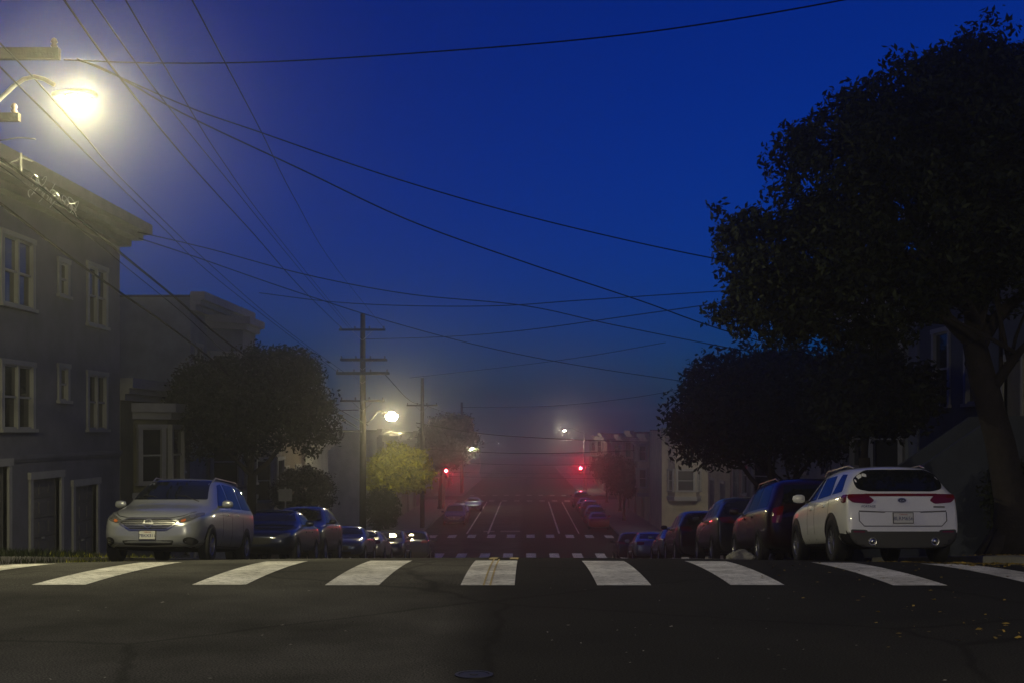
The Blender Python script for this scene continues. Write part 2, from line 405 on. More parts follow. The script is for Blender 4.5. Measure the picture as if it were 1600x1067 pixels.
def house(label, wm, side, y0, w, H, depth=14., front=None, zoff=None, garages=((.5, 2.9),), rows=(), bay=None, door=None, cornice=.45, belt=None, tm=M_TRIM, gm=M_DTRIM, face=None, group='row houses stepping down the street', name='row_house', brackets=0, cm=None):
    cm = cm or tm
    """Local frame: X along the front, -Y out to the street, Z up from the pavement at the house's lower end."""
    if face is None:
        yl = y0 + w; zb = sw(yl) if gz(yl) < gz(y0) else sw(y0)
        xf = FL if side < 0 else FR
        if front is not None: xf = front
        o = thing(name, label, 'house', (xf, y0 if side < 0 else y0 + w, zb), R(90) if side < 0 else R(-90), group)
        rise = lambda X: max(0., (sw(y0 + X if side < 0 else y0 + w - X)) - zb)
    else:
        (fx, fy, fz, frot) = face
        o = thing(name, label, 'house', (fx, fy, fz), frot, group); rise = lambda X: 0.
    holes = []; wins = []
    for a, c in garages:
        z0 = rise((a + c) / 2) + .02; holes.append((a, c, z0, z0 + 1.98))
    if door: holes.append((door[0], door[1], door[2], door[2] + 2.1))
    for (z, specs) in rows:
        for (xc, ww, hh, cols) in specs:
            holes.append((xc - ww / 2, xc + ww / 2, z, z + hh)); wins.append((xc, z, ww, hh, cols))
    b = MB(); facade(b, 0, w, -.6, H, holes)
    b.quad((0, 0, -.6), (0, 0, H), (0, depth, H), (0, depth, -.6)); b.quad((w, 0, -.6), (w, depth, -.6), (w, depth, H), (w, 0, H)); b.quad((0, depth, -.6), (0, depth, H), (w, depth, H), (w, depth, -.6))
    b.build('wall', wm, o)
    MB().box(-.02, w + .02, -.02, depth + .02, H, H + .08).build('roof', M_ROOF, o)
    if cornice:
        c = cornice; MB().box(-.1, w + .1, -c, -.025, H - .10, H + .20).box(-.06, w + .06, -c * .72, -.003, H - .27, H - .10).box(-.03, w + .03, -c * .36, -.003, H - .46, H - .27).build('cornice', cm, o)
        for k in range(brackets):
            X = .3 + k * (w - .6) / max(1, brackets - 1); MB().box(X - .06, X + .06, -c * .6, -.004, H - .74, H - .462).build('bracket', tm, o)
    if belt: MB().box(-.03, w + .03, -.07, -.003, belt, belt + .10).box(-.03, w + .03, -.04, -.003, belt - .06, belt).build('belt_course', wm, o)
    for a, c in garages: garage(o, a, c, rise((a + c) / 2) + .02, rise((a + c) / 2) + 2.0, gm, tm)
    if door:
        front_door(o, door[0], door[1], door[2], door[2] + 2.1, M_DTRIM, tm)
        if door[2] > .5:                       # stoop of solid steps running down to the pavement
            n = max(2, int(round((door[2] - rise(door[0])) / .18))); s = MB(); base = rise(door[0])
            for k in range(n): s.box(door[0] - .15, door[1] + .15, -.9 - (n - k) * .26 + .26, -.9 - (n - k - 1) * .26 + .26, base - .2, base + (k + 1) * (door[2] - base) / n - .01)
            s.box(door[0] - .15, door[1] + .15, -.62, -.02, base - .2, door[2] - .012)
            st = s.build('stoop', M_CONC, o)
            run = .9 + n * .26
            for X in (door[0] - .32, door[1] + .15):
                MB().prism_axis([(-.02, base - .2), (-.02, door[2] + .85), (-.7, door[2] + .85), (-run, base + .75), (-run, base - .2)][::-1], X, X + .17, 0).build('cheek_wall', wm, st)
    for xc, z, ww, hh, cols in wins: add_window(o, xc, 0, z, 0, ww, hh, cols, tm)
    if bay:
        a, c, p, z0, z1, cant, hts, wh, wcols = bay
        bb = MB().prism([(a, -.002), (a + cant, -p), (c - cant, -p), (c, -.002)], z0, z1)
        by = bb.build('bay', wm, o)
        q = .12; MB().prism([(a - q, -.004), (a + cant - q * .6, -p - q), (c - cant + q * .6, -p - q), (c + q, -.004)], z0 - .16, z0).prism([(a - q * .6, -.004), (a + cant - q * .4, -p - q * .6), (c - cant + q * .4, -p - q * .6), (c + q * .6, -.004)], z0 - .34, z0 - .16).build('bay_base', tm, by)
        q = .34; MB().prism([(a - q * .6, -.006), (a + cant - q * .6, -p - q), (c - cant + q * .6, -p - q), (c + q * .6, -.006)], z1, z1 + .28).prism([(a - q * .3, -.006), (a + cant - q * .3, -p - q * .5), (c - cant + q * .3, -p - q * .5), (c + q * .3, -.006)], z1 - .22, z1).build('bay_cornice', tm, by)
        L = math.hypot(cant, p); ang = math.atan2(p, cant)
        for z in hts:
            add_window(by, (a + c) / 2, -p - .10, z, 0, min(1.5, c - a - 2 * cant - .35), wh, wcols, tm)
            if L > .7:
                nx = Vector((-math.sin(ang), -math.cos(ang), 0))
                add_window(by, a + cant / 2 + nx.x * .10, -p / 2 + nx.y * .10, z, -ang, L - .38, wh, 1, tm)
                add_window(by, c - cant / 2 - nx.x * .10, -p / 2 + nx.y * .10, z, ang, L - .38, wh, 1, tm)
    return o
def wall_mat(name, c): return mat(name, c, .85, var=.30, scale=.9, bump=.45, bscale=22)
W_GREY = wall_mat('grey_stucco', (.115, .115, .140)); W_GREEN = wall_mat('olive_stucco', (.12, .115, .06)); W_BLUE = wall_mat('blue_grey_stucco', (.15, .17, .20))
W_CREAM = wall_mat('cream_stucco', (.34, .30, .21)); W_TAN = wall_mat('tan_stucco', (.15, .12, .09)); W_WHITE = wall_mat('white_stucco', (.26, .26, .255)); W_SLATE = wall_mat('slate_paint', (.05, .06, .085)); W_PINK = wall_mat('dusty_pink_stucco', (.20, .13, .12))

# left side, first block
house('grey three-storey house with white garage jambs, nearest on the left', W_GREY, -1, 18.2, 18.2, 9.75, garages=((.5, 2.9), (4.0, 6.3), (7.9, 10.3), (11.7, 13.5), (14.5, 16.2)),
      rows=((3.85, ((1.6, 1.6, 1.52, 2), (7.4, 1.4, 1.52, 2), (10.9, 1.75, 1.52, 2), (16.25, 1.45, 1.52, 2))), (4.6, ((5.0, .6, .85, 1), (13.75, .6, .85, 1))), (6.78, ((1.6, 1.6, 1.6, 2), (7.4, 1.4, 1.6, 2), (10.9, 1.75, 1.6, 2), (16.25, 1.45, 1.6, 2))), (7.35, ((5.0, .6, .85, 1), (13.75, .6, .85, 1)))), belt=3.12, cornice=.95, cm=M_CORNICE, name='apartment_house')
house('low olive house with a bay window, just past the near grey house', W_GREEN, -1, 36.45, 7.5, 6.0, garages=((4.9, 7.2),), bay=(1.2, 4.4, .8, 2.7, 5.2, .8, (3.0,), 1.7, 1), rows=((3.2, ((6.2, .9, 1.5, 1),)),), cornice=.4)
house('tall blue-grey house with a heavy bay cornice above the left street tree', W_BLUE, -1, 44.0, 8.0, 10.3, garages=((.6, 3.0),), bay=(2.2, 6.4, 1.15, 2.9, 9.6, 1.0, (3.4, 6.6), 1.8, 1), cornice=.55, rows=((7.0, ((1.1, .8, 1.6, 1),)),), door=(6.9, 7.7, .35))
house('pale house with white-framed bay windows seen just right of the left tree trunk', W_CREAM, -1, 52.1, 7.4, 7.3, garages=((.6, 3.0),), bay=(1.0, 4.6, .95, 2.7, 6.6, .9, (3.2, ), 1.8, 1), door=(5.6, 6.6, 1.3), rows=((4.0, ((6.1, .9, 1.5, 1),)),))
house('tan house behind the utility pole with crossarms, above the parked blue car', W_TAN, -1, 59.6, 7.2, 7.5, garages=((.5, 2.9), (3.9, 6.3)), rows=((3.6, ((1.7, 1.4, 1.6, 2), (5.1, 1.4, 1.6, 2))),))
house('pale grey corner house at the hill foot on the left, behind the lamp-lit tree', W_WHITE, -1, 66.9, 7.6, 7.2, garages=((.5, 2.9),), rows=((3.4, ((1.7, 1.5, 1.6, 2), (5.3, 1.5, 1.6, 2))),), door=(4.6, 5.6, .25))
# right side, first block
house('dark slate house with a white-walled stoop beside the big right tree trunk', W_SLATE, 1, 25.6, 8.2, 9.4, garages=((.5, 2.9),), rows=((4.2, ((1.8, 1.2, 1.9, 1), (4.2, 1.2, 1.9, 1))), (7.0, ((1.8, 1.2, 1.7, 1), (4.2, 1.2, 1.7, 1), (6.6, 1.0, 1.7, 1)))), door=(6.0, 7.0, 3.0))
house('house hidden in the shade right of the white car', W_BLUE, 1, 17.6, 7.8, 8.6, garages=((.5, 2.9),), rows=((4.0, ((1.8, 1.4, 1.8, 2), (5.6, 1.4, 1.8, 2))), (6.4, ((1.8, 1.4, 1.4, 2), (5.6, 1.4, 1.4, 2)))))
house('slate-blue house with tall paired windows behind the lower right tree', W_BLUE, 1, 34.0, 7.8, 8.4, garages=((.5, 2.9),), bay=(3.6, 7.0, .9, 2.8, 7.6, .9, (3.3, 5.7), 1.7, 1))
house('pale panelled house left of the black parked car on the right', W_WHITE, 1, 42.0, 7.6, 7.2, garages=((.5, 2.9),), rows=((3.6, ((1.7, 1.3, 1.7, 2), (5.2, 1.3, 1.7, 2))),), door=(4.2, 5.2, .3))
house('grey house with white window frames above the pale blue parked sedan', W_GREY, 1, 49.8, 7.6, 7.0, garages=((4.5, 6.9),), bay=(.5, 3.9, .9, 2.7, 6.2, .9, (3.2,), 1.7, 1))
house('dusky pink house on the right near the foot of the hill', W_PINK, 1, 57.6, 7.6, 6.6, garages=((.5, 2.9),), rows=((3.4, ((1.7, 1.4, 1.6, 2), (5.2, 1.4, 1.6, 2))),))
house('low cream house on the right at the last plot before the far intersection', W_CREAM, 1, 65.4, 8.0, 6.4, garages=((.5, 2.9),), rows=((3.3, ((1.7, 1.4, 1.6, 2), (5.6, 1.4, 1.6, 2))),))
# corner house across the far intersection, side bay lit by the lamps
house('cream corner house with a lamp-lit bay facing us across the far intersection', W_CREAM, 1, 0, 9.5, 8.2, depth=9.5, garages=(), bay=(.5, 3.1, 1.0, 2.9, 7.3, .45, (3.35,), 1.65, 1), face=(FR, 98.6, sw(98.6), 0), rows=((3.4, ((5.2, 1.3, 1.6, 2), (7.7, 1.3, 1.6, 2))), (5.9, ((5.2, 1.3, 1.4, 2), (7.7, 1.3, 1.4, 2)))), name='corner_house')
walls = [W_WHITE, W_TAN, W_BLUE, W_PINK, W_CREAM, W_GREY, W_GREEN]
wn_ = {W_WHITE: 'white', W_TAN: 'tan', W_BLUE: 'blue-grey', W_PINK: 'pink', W_CREAM: 'cream', W_GREY: 'grey', W_GREEN: 'olive'}
words_ = ['first', 'second', 'third', 'fourth', 'fifth', 'sixth', 'seventh']
k = 0
for side, ys, blk in ((-1, (98.5, 106.3, 114.1, 121.9, 129.7, 137.5), 'block beyond the far intersection'), (1, (108.6, 116.4, 124.2, 132.0, 139.6), 'block beyond the far intersection'),
                 (-1, (166, 174, 182, 190), 'fogged block beyond the red signals'), (1, (166, 174, 182, 190), 'fogged block beyond the red signals')):
    for i, y in enumerate(ys):
        wm = walls[(k * 3 + i) % 7]; k += 1; H = (7.4, 8.2, 6.6, 7.8)[(k * 5) % 4]
        by = (3.6, 7.0, .9, 2.7, H - .7, .9, (3.2,) + ((5.6,) if H > 7.6 else ()), 1.6, 1) if k % 2 else None
        rw = () if by else ((3.5, ((1.7, 1.4, 1.6, 2), (5.4, 1.4, 1.6, 2))),)
        house('%s house, %s on the %s of the %s' % (wn_[wm], words_[i], 'left' if side < 0 else 'right', blk), wm, side, y, 7.6, H, garages=((.5, 2.9),), bay=by, rows=rw, group='hazy houses far down the street', depth=12)

# ------------------------------------------------------------------ cars
def rounded(pts, it=2):
    pts = [Vector(p) for p in pts]; rad = .035 * it; out = []
    for i in range(len(pts)):
        a, b, c = pts[i - 1], pts[i], pts[(i + 1) % len(pts)]; u, w = a - b, c - b
        q = min(rad, u.length * .42, w.length * .42); p0 = b + u.normalized() * q; p1 = b + w.normalized() * q
        for t in (0, .33, .67, 1): out.append((p0 * (1 - t) + b * t) * (1 - t) + (b * (1 - t) + p1 * t) * t)
    return out
def body_mesh(st, L, levels, name):
    b = MB(); n = 18
    for (x, zb, zw, zt, wb, ww, wt) in st:
        x -= L / 2; up = zt - zw
        half = [(0, zb), (wb * .80, zb), (wb, zb + .10), (ww + .012, zb + (zw - zb) * .42), (ww + .008, zb + (zw - zb) * .72), (ww - .015, zw), (ww - .05, zw + min(.03, up * .2)),
                (ww - .05 + (wt - ww + .05) * .55, zw + up * .55), (wt, zt - min(.06, up * .22)), (wt * .78, zt - .004), (0, zt + .018)]
        ring = [(x, y, z) for y, z in half] + [(x, -y, z) for y, z in reversed(half[1:-1])]
        n = len(ring); b.v += ring
    for i in range(len(st) - 1):
        for j in range(n): b.f.append((i * n + j, i * n + (j + 1) % n, (i + 1) * n + (j + 1) % n, (i + 1) * n + j))
    e = len(st) - 1; h = n // 2
    for base, rev in ((0, False), (e * n, True)):      # end caps as quads across
        for j in range(h):
            f = [base + j, base + (j + 1) % n, base + (n - j - 1) % n, base + (n - j) % n]
            f = list(dict.fromkeys(f))
            b.f.append(tuple(f if rev else f[::-1]))
    me = b.mesh(name, None, True)
    o = bpy.data.objects.new('tmp', me); COL.objects.link(o)
    sm = o.modifiers.new('s', 'SUBSURF'); sm.levels = levels; sm.render_levels = levels
    dg = bpy.context.evaluated_depsgraph_get(); ev = o.evaluated_get(dg)
    out = bpy.data.meshes.new_from_object(ev); out.name = name
    bpy.data.objects.remove(o); bpy.data.meshes.remove(me)
    out.polygons.foreach_set('use_smooth', [True] * len(out.polygons))
    return out
def patch(bvh, poly, axis, sgn, off, m, name, step=.09, rim=.02, L=0):
    """A piece that lies on the body: poly in (y,z) seen along x, or (x,z) seen along y."""
    bm = bmesh.new()
    mk = (lambda a, z: Vector((0, a, z))) if axis == 'x' else ((lambda a, z: Vector((a, 0, z))) if axis == 'y' else (lambda a, z: Vector((a, z, 0))))
    vs = [bm.verts.new(mk(p[0], p[1])) for p in poly]; bm.faces.new(vs)
    a0 = min(p[0] for p in poly); a1 = max(p[0] for p in poly); z0 = min(p[1] for p in poly); z1 = max(p[1] for p in poly)
    for lo, hi, nrm in ((a0, a1, mk(1, 0)), (z0, z1, mk(0, 1))):
        for c in np.arange(lo + step / 2, hi, step):
            bmesh.ops.bisect_plane(bm, geom=bm.verts[:] + bm.edges[:] + bm.faces[:], plane_co=nrm * c, plane_no=nrm)
    d = Vector((-sgn, 0, 0)) if axis == 'x' else (Vector((0, -sgn, 0)) if axis == 'y' else Vector((0, 0, -sgn)))
    bad = []
    for v in bm.verts:
        hit, nr, _, _ = bvh.ray_cast(v.co - d * 8, d)
        if hit is None: bad.append(v)
        else:
            if nr.dot(d) > 0: nr = -nr
            v.co = hit + nr * off
    if bad: bmesh.ops.delete(bm, geom=bad, context='VERTS')
    be = [e for e in bm.edges if len(e.link_faces) == 1]
    if be:
        r = bmesh.ops.extrude_edge_only(bm, edges=be)
        for v in r['geom']:
            if isinstance(v, bmesh.types.BMVert): v.co += d * (rim + off)
    bmesh.ops.recalc_face_normals(bm, faces=bm.faces)
    me = bpy.data.meshes.new(name); bm.to_mesh(me); bm.free()
    me.materials.append(m); me.polygons.foreach_set('use_smooth', [False] * len(me.polygons))
    return me
def band(pts, w):                    # a narrow outline along a polyline, as a polygon
    pts = [Vector(p) for p in pts]; L_, R_ = [], []
    for i, p in enumerate(pts):
        t = (pts[min(i + 1, len(pts) - 1)] - pts[max(i - 1, 0)]).normalized(); nrm = Vector((-t.y, t.x)); L_.append(p + nrm * w / 2); R_.append(p - nrm * w / 2)
    return L_ + R_[::-1]
def mirror(poly): return [(-p[0], p[1]) for p in poly]
def text_mesh(s, size, m, depth=.002, align='CENTER'):
    cu = bpy.data.curves.new('t', 'FONT'); cu.body = s; cu.size = size; cu.extrude = depth; cu.align_x = align; cu.align_y = 'CENTER'
    o = bpy.data.objects.new('t', cu); COL.objects.link(o); dg = bpy.context.evaluated_depsgraph_get()
    me = bpy.data.meshes.new_from_object(o.evaluated_get(dg)); bpy.data.objects.remove(o); bpy.data.curves.remove(cu)
    me.materials.clear(); me.materials.append(m); return me
WHEELS = {}
def wheel_meshes(r):
    if r in WHEELS: return WHEELS[r]
    t = MB().lathe((0, 0, 0), [(r * .62, -.10), (r * .90, -.11), (r * .985, -.09), (r, -.05), (r, .05), (r * .985, .09), (r * .90, .11), (r * .62, .10), (r * .62, -.10)], 'y', 28).mesh('tyre', M_TYRE, True)
    rm = MB().lathe((0, 0, 0), [(r * .63, .085), (r * .60, .095), (r * .57, .075), (r * .55, .02), (.0, .02)], 'y', 24)
    rm.lathe((0, 0, 0), [(.0, .085), (r * .15, .085), (r * .17, .06), (r * .17, .02)], 'y', 10)
    for k in range(5):
        a = 2 * math.pi * k / 5
        for s in (-.12, .12):
            p0 = Vector((math.cos(a + s * 1.2), 0, math.sin(a + s * 1.2))) * r * .12; p1 = Vector((math.cos(a + s), 0, math.sin(a + s))) * r * .58
            rm.tube([p0 + Vector((0, .07, 0)), p1 + Vector((0, .072, 0))], r * .045, 5)
    WHEELS[r] = (t, rm.mesh('rim', M_RIM, False)); return WHEELS[r]

ST = {
 'minivan': (5.10, [(0.0, .40, .62, .70, .46, .56, .40), (.06, .32, .72, .82, .70, .76, .56), (.20, .26, .82, .93, .83, .88, .66), (.45, .23, .91, 1.02, .91, .94, .72), (.80, .22, .97, 1.09, .94, .965, .74), (1.10, .22, 1.02, 1.15, .95, .975, .75),
    (1.32, .22, 1.05, 1.24, .955, .98, .74), (1.75, .22, 1.07, 1.55, .96, .985, .71), (2.15, .22, 1.08, 1.72, .96, .985, .69), (2.6, .22, 1.09, 1.79, .96, .985, .69), (3.4, .22, 1.10, 1.81, .96, .985, .69), (4.3, .22, 1.11, 1.79, .955, .98, .68), (4.78, .25, 1.11, 1.74, .94, .965, .66), (4.96, .29, 1.09, 1.50, .90, .93, .63), (5.05, .34, 1.02, 1.18, .84, .88, .62), (5.10, .42, .85, .98, .66, .74, .52)]),
 'crossover': (4.48, [(0.0, .40, .62, .72, .42, .52, .36), (.05, .33, .72, .84, .66, .72, .52), (.18, .28, .82, .94, .79, .84, .64), (.45, .25, .91, 1.02, .87, .90, .70), (.85, .24, .97, 1.08, .895, .92, .72), (1.12, .24, 1.0, 1.14, .90, .925, .72),
    (1.30, .24, 1.02, 1.22, .90, .925, .71), (1.65, .24, 1.03, 1.46, .90, .925, .67), (2.05, .24, 1.04, 1.58, .90, .925, .645), (2.6, .24, 1.05, 1.625, .90, .925, .64), (3.3, .24, 1.07, 1.615, .90, .925, .635), (3.85, .24, 1.09, 1.575, .895, .92, .625), (4.10, .24, 1.09, 1.535, .885, .91, .615), (4.20, .23, 1.09, 1.46, .878, .905, .62), (4.30, .22, 1.08, 1.27, .87, .90, .66), (4.375, .215, 1.07, 1.12, .86, .89, .70), (4.42, .21, 1.00, 1.07, .85, .885, .72), (4.455, .21, .86, .98, .83, .87, .70), (4.475, .215, .70, .80, .81, .855, .66), (4.48, .23, .56, .62, .79, .83, .62)]),
 'sedan': (4.60, [(0.0, .38, .55, .62, .42, .52, .36), (.06, .30, .62, .70, .66, .72, .54), (.22, .24, .70, .78, .80, .84, .66), (.55, .21, .78, .86, .86, .88, .70), (1.0, .20, .83, .92, .88, .895, .72), (1.25, .20, .86, .96, .885, .90, .71),
    (1.45, .20, .88, 1.05, .885, .90, .69), (1.85, .20, .89, 1.29, .885, .90, .63), (2.25, .20, .90, 1.40, .885, .90, .60), (2.8, .20, .91, 1.43, .885, .90, .59), (3.35, .20, .93, 1.36, .885, .90, .60), (3.75, .20, .94, 1.18, .88, .895, .64), (3.98, .21, .95, 1.06, .875, .89, .68), (4.30, .23, .94, 1.03, .85, .875, .70), (4.48, .27, .90, .98, .81, .84, .66), (4.56, .32, .80, .90, .75, .78, .60), (4.60, .40, .62, .72, .60, .66, .46)]),
}
# the boxy kinds are stretched relatives of the crossover
def scaled(k, L, W, H):
    L0, s = ST[k]; return (L, [(x * L / L0, zb, zw * H, zt * H, wb * W, ww * W, wt * W) for x, zb, zw, zt, wb, ww, wt in s])
ST['suv'] = scaled('crossover', 4.75, 1.03, 1.10); ST['wagon'] = scaled('crossover', 4.4, .99, 1.02); ST['compact'] = scaled('sedan', 4.2, .97, 1.02)
WB = {'minivan': (.98, 4.0, .35), 'crossover': (.90, 3.57, .36), 'sedan': (.92, 3.62, .325), 'suv': (.95, 3.78, .38), 'wagon': (.88, 3.5, .34), 'compact': (.85, 3.35, .315)}
BODY = {}; PATCH = {}
def body_for(kind, levels):
    if kind not in BODY:
        L, st = ST[kind]; me = body_mesh(st, L, levels, 'body'); bvh = BVHTree.FromPolygons([v.co for v in me.vertices], [p.vertices for p in me.polygons])
        BODY[kind] = (me, bvh, L)
    return BODY[kind]
def paint(name, c, metal=.4, rough=.32): return mat('paint_' + name, c, rough, metal=metal, coat=1., var=.06, scale=2)

def car(name, label, kind, x, y_front, facing_us, pmat, plate=None, levels=1, group='cars parked along the kerb', hero=None, cat='car', lat_tilt=True, spare=False, dark_glass=None):
    me, bvh, L = body_for(kind, levels)
    yc = y_front + L / 2
    if facing_us: ex = Vector((0, 1, gs(yc))).normalized()
    else: ex = Vector((0, -1, -gs(yc))).normalized()
    ez = Vector((1, 0, 0)).cross(Vector((0, 1, gs(yc)))).normalized(); ey = ez.cross(ex).normalized()
    mw = Matrix((ex, ey, ez)).transposed().to_4x4(); mw.translation = Vector((x, yc, (gz(y_front + .9) + gz(y_front + L - .9)) / 2 + crown(x, yc) + .004))
    o = thing(name, label, cat, group=group); o.matrix_world = mw
    bm_ = me.copy(); bm_.materials.append(pmat); bm_.materials.append(M_BLACK)
    lim = .48 if kind in ('crossover', 'suv', 'wagon') else .30; xr = WB[kind][1] - L / 2 + WB[kind][2]
    for p_ in bm_.polygons:
        c_ = p_.center
        if c_.z < .27 or (c_.z < lim and c_.x > xr and kind in ('crossover', 'suv', 'wagon')): p_.material_index = 1
    put('body', bm_, o)
    def pat(nm, poly, axis, sgn, off, m, sm=2, **kw):
        key = (kind, nm, axis, sgn, m.name, tuple((round(p[0], 3), round(p[1], 3)) for p in poly), off)
        if key not in PATCH: PATCH[key] = patch(bvh, rounded(poly, sm) if sm else [Vector(p) for p in poly], axis, sgn, off, m, nm, **kw)
        return put(nm, PATCH[key], o)
    h = L / 2; H = max(s[3] for s in ST[kind][1]); hw = max(s[5] for s in ST[kind][1]); x1, x2, wr = WB[kind]
    st = ST[kind][1]
    zwst = np.array([(s[0] - h, s[2]) for s in st]); ztst = np.array([(s[0] - h, s[3]) for s in st])
    zwf = lambda X: float(np.interp(X, zwst[:, 0], zwst[:, 1])); ztf = lambda X: float(np.interp(X, ztst[:, 0], ztst[:, 1]))
    cowl = [s for s in st if s[3] - s[2] > .14][0]; cz = cowl[3] + .0; G = M_CARGLASS
    wt = min(s[6] for s in st if s[3] > H - .1)
    # glass
    pat('windscreen', [(-wt + .05, H - .10), (wt - .05, H - .10), (cowl[6] + .01, cz + .03), (-cowl[6] - .01, cz + .03)], 'x', -1, .006, G, sm=1)
    front_a = cowl[0] - h + .42
    rear_end = {'minivan': 4.72, 'crossover': 4.02, 'suv': 4.2, 'wagon': 3.9, 'sedan': 3.62, 'compact': 3.3}[kind] - h
    bp = x1 + (x2 - x1) * .55 - h
    def side_win(a, b, slant_a=0, slant_b=0):
        za, zb_ = zwf(a) + .055, zwf(b) + .055
        ta = min(ztf(a + slant_a) - .13, H - .15); tb = min(ztf(b - slant_b) - .13, H - .15)
        return [(a, za), (b, zb_), (b - slant_b, tb), (min(a + slant_a, b - slant_b - .1), ta)]
    for s in (1, -1):
        for (a, b, sa, sb) in ((front_a - .06, bp - .05, .62, .0), (bp + .05, min(bp + .98, rear_end - .05), .0, .06 if kind in ('minivan',) else .22), (min(bp + 1.06, rear_end - .3), rear_end, .02, .28)):
            if b - a < .25: continue
            if kind in ('sedan', 'compact') and a > bp + .9: continue
            pat('side_window', side_win(a, b, sa, sb), 'y', s, .005, G, sm=1)
    if kind in ('sedan', 'compact'):
        pat('rear_window', [(-.52, 1.32), (.52, 1.32), (.62, 1.07), (-.62, 1.07)], 'x', 1, .006, G, sm=1)
    elif kind == 'minivan':
        pat('rear_window', [(-.56, 1.62), (.56, 1.62), (.66, 1.22), (-.66, 1.22)], 'x', 1, .006, G, sm=1)
    else:
        k = H / 1.625; q = hw / .925
        pat('rear_window', [(-.50 * q, 1.50 * k), (.50 * q, 1.50 * k), (.70 * q, 1.36 * k), (.70 * q, 1.18 * k), (.52 * q, 1.135 * k), (-.52 * q, 1.135 * k), (-.70 * q, 1.18 * k), (-.70 * q, 1.36 * k)], 'x', 1, .006, G)
    # wheels, over black discs painted for the shade in the wheel wells
    T, Rm = wheel_meshes(wr)
    for xw in (x1, x2):
        for s in (1, -1):
            arch = [(xw - h + (wr + .06) * math.cos(a), wr + .0 + (wr + .06) * math.sin(a)) for a in np.linspace(-.5, math.pi + .5, 18)]
            pat('wheel_well_shade', arch, 'y', s, .004, M_BLACK, sm=0, step=.12)
            w = put('wheel', T, o, Matrix.Translation((xw - h, s * (hw - .085), wr)) @ Matrix.Rotation(0 if s > 0 else math.pi, 4, 'Z'))
            put('rim', Rm, w)
    # mirrors
    zm = zwf(front_a) + .10
    for s in (1, -1):
        b = MB(); b.lathe((0, 0, 0), [(.0, -.10), (.06, -.085), (.085, -.03), (.085, .05), (.06, .09), (.0, .10)], 'y', 10)
        mo = b.build('mirror', pmat, o, True, Matrix.Translation((front_a - .02, s * (hw + .12), zm + .02)) @ Matrix.Diagonal((.75, 1.15, .95, 1)))
        MB().box(-.03, .03, -.10, .10, -.03, .02).build('mirror_arm', M_BLACK, mo, mw=Matrix.Translation((0, -s * .12, -.05)))
        for xd in ((bp - .28, bp + .62) if kind != 'compact' else (bp - .28,)):
            zz = zwf(xd) - .10
            pat('door_handle', [(xd - .11, zz - .018), (xd + .11, zz - .018), (xd + .11, zz + .018), (xd - .11, zz + .018)], 'y', s, .028, pmat, sm=1, step=.08)
        for xd in (front_a + .12, bp, min(bp + 1.0, x2 - h - .02)):
            pat('door_gap', band([(xd, zwf(xd) + .0), (xd, .34)], .014), 'y', s, .0025, M_BLACK, sm=0, step=.12)
        pat('sill_trim', [(x1 - h + wr + .09, .22), (x2 - h - wr - .09, .22), (x2 - h - wr - .09, .33), (x1 - h + wr + .09, .33)], 'y', s, .006, M_BLACK, sm=0, step=.2)
    k = H / 1.625 if kind in ('crossover', 'suv', 'wagon') else 1.
    # front
    zf = zwf(-h + .06)
    hl = {'minivan': [(.50, .795), (.66, .88), (.90, .985), (.93, .92), (.80, .80), (.60, .745)], 'sedan': [(.42, .60), (.62, .69), (.80, .74), (.83, .68), (.70, .58), (.5, .55)]}.get('sedan' if kind in ('sedan', 'compact') else kind, [(.46, .78 * k), (.62, .88 * k), (.82, .95 * k), (.84, .86 * k), (.68, .76 * k)])
    for s in (1, -1):
        pl = hl if s > 0 else mirror(hl)[::-1]
        lm = pat('headlight', pl, 'x', -1, .008, M_LENS, sm=2, step=.06)
        if kind == 'minivan':
            pj = [(s * .78 + .045 * math.cos(a), .885 + .04 * math.sin(a)) for a in np.linspace(0, 6.28, 13)[:-1]]
            put('projector', patch(bvh, [Vector(p) for p in pj], 'x', -1, .014, M_RIM, 'projector', step=.05), lm)
            am = [(.60, .80), (.69, .835), (.69, .78), (.62, .76)]
            bu = patch(bvh, rounded(am if s > 0 else mirror(am)[::-1], 1), 'x', -1, .014, M_AMBER, 'turn_signal'); put('turn_signal', bu, lm)
            fg = [(s * (.77 + .115 * math.cos(a)), .41 + .075 * math.sin(a)) for a in np.linspace(0, 6.2, 14)]
            fo = pat('fog_lamp_recess', fg if s > 0 else fg[::-1], 'x', -1, .005, M_BLACK, sm=0, step=.06)
            fb = [(s * (.77 + .055 * math.cos(a)), .41 + .055 * math.sin(a)) for a in np.linspace(0, 6.2, 12)]
            put('fog_lamp', patch(bvh, [Vector(p) for p in (fb if s > 0 else fb[::-1])], 'x', -1, .014, M_LENS, 'fog_lamp', step=.05), fo)
            ln = band([(s * .58, .36), (s * .74, .30), (s * .90, .36)], .018); pat('fog_lamp_trim', ln, 'x', -1, .012, M_CHROME, sm=0, step=.08)
    if kind == 'minivan':
        gp = [(-.56, .76), (-.40, .82), (.40, .82), (.56, .76), (.34, .635), (-.34, .635)]
        g = pat('grille', gp, 'x', -1, .006, M_BLACK, sm=0, step=.08)
        for i, z in enumerate((.665, .695, .725, .755, .785)):
            wv = .40 + .0 if z < .70 else .44
            wv = min(.36 + (z - .635) * 1.5, .50)
            put('grille_bar', patch(bvh, [Vector(p) for p in band([(-wv, z), (wv, z)], .012)], 'x', -1, .014, M_CHROME if i == 4 else M_RIM, 'grille_bar', step=.1), g)
        put('grille_surround', patch(bvh, [Vector(p) for p in band([(-.57, .755), (-.35, .625), (.35, .625), (.57, .755)], .026)], 'x', -1, .018, M_CHROME, 'grille_surround', step=.08), g)
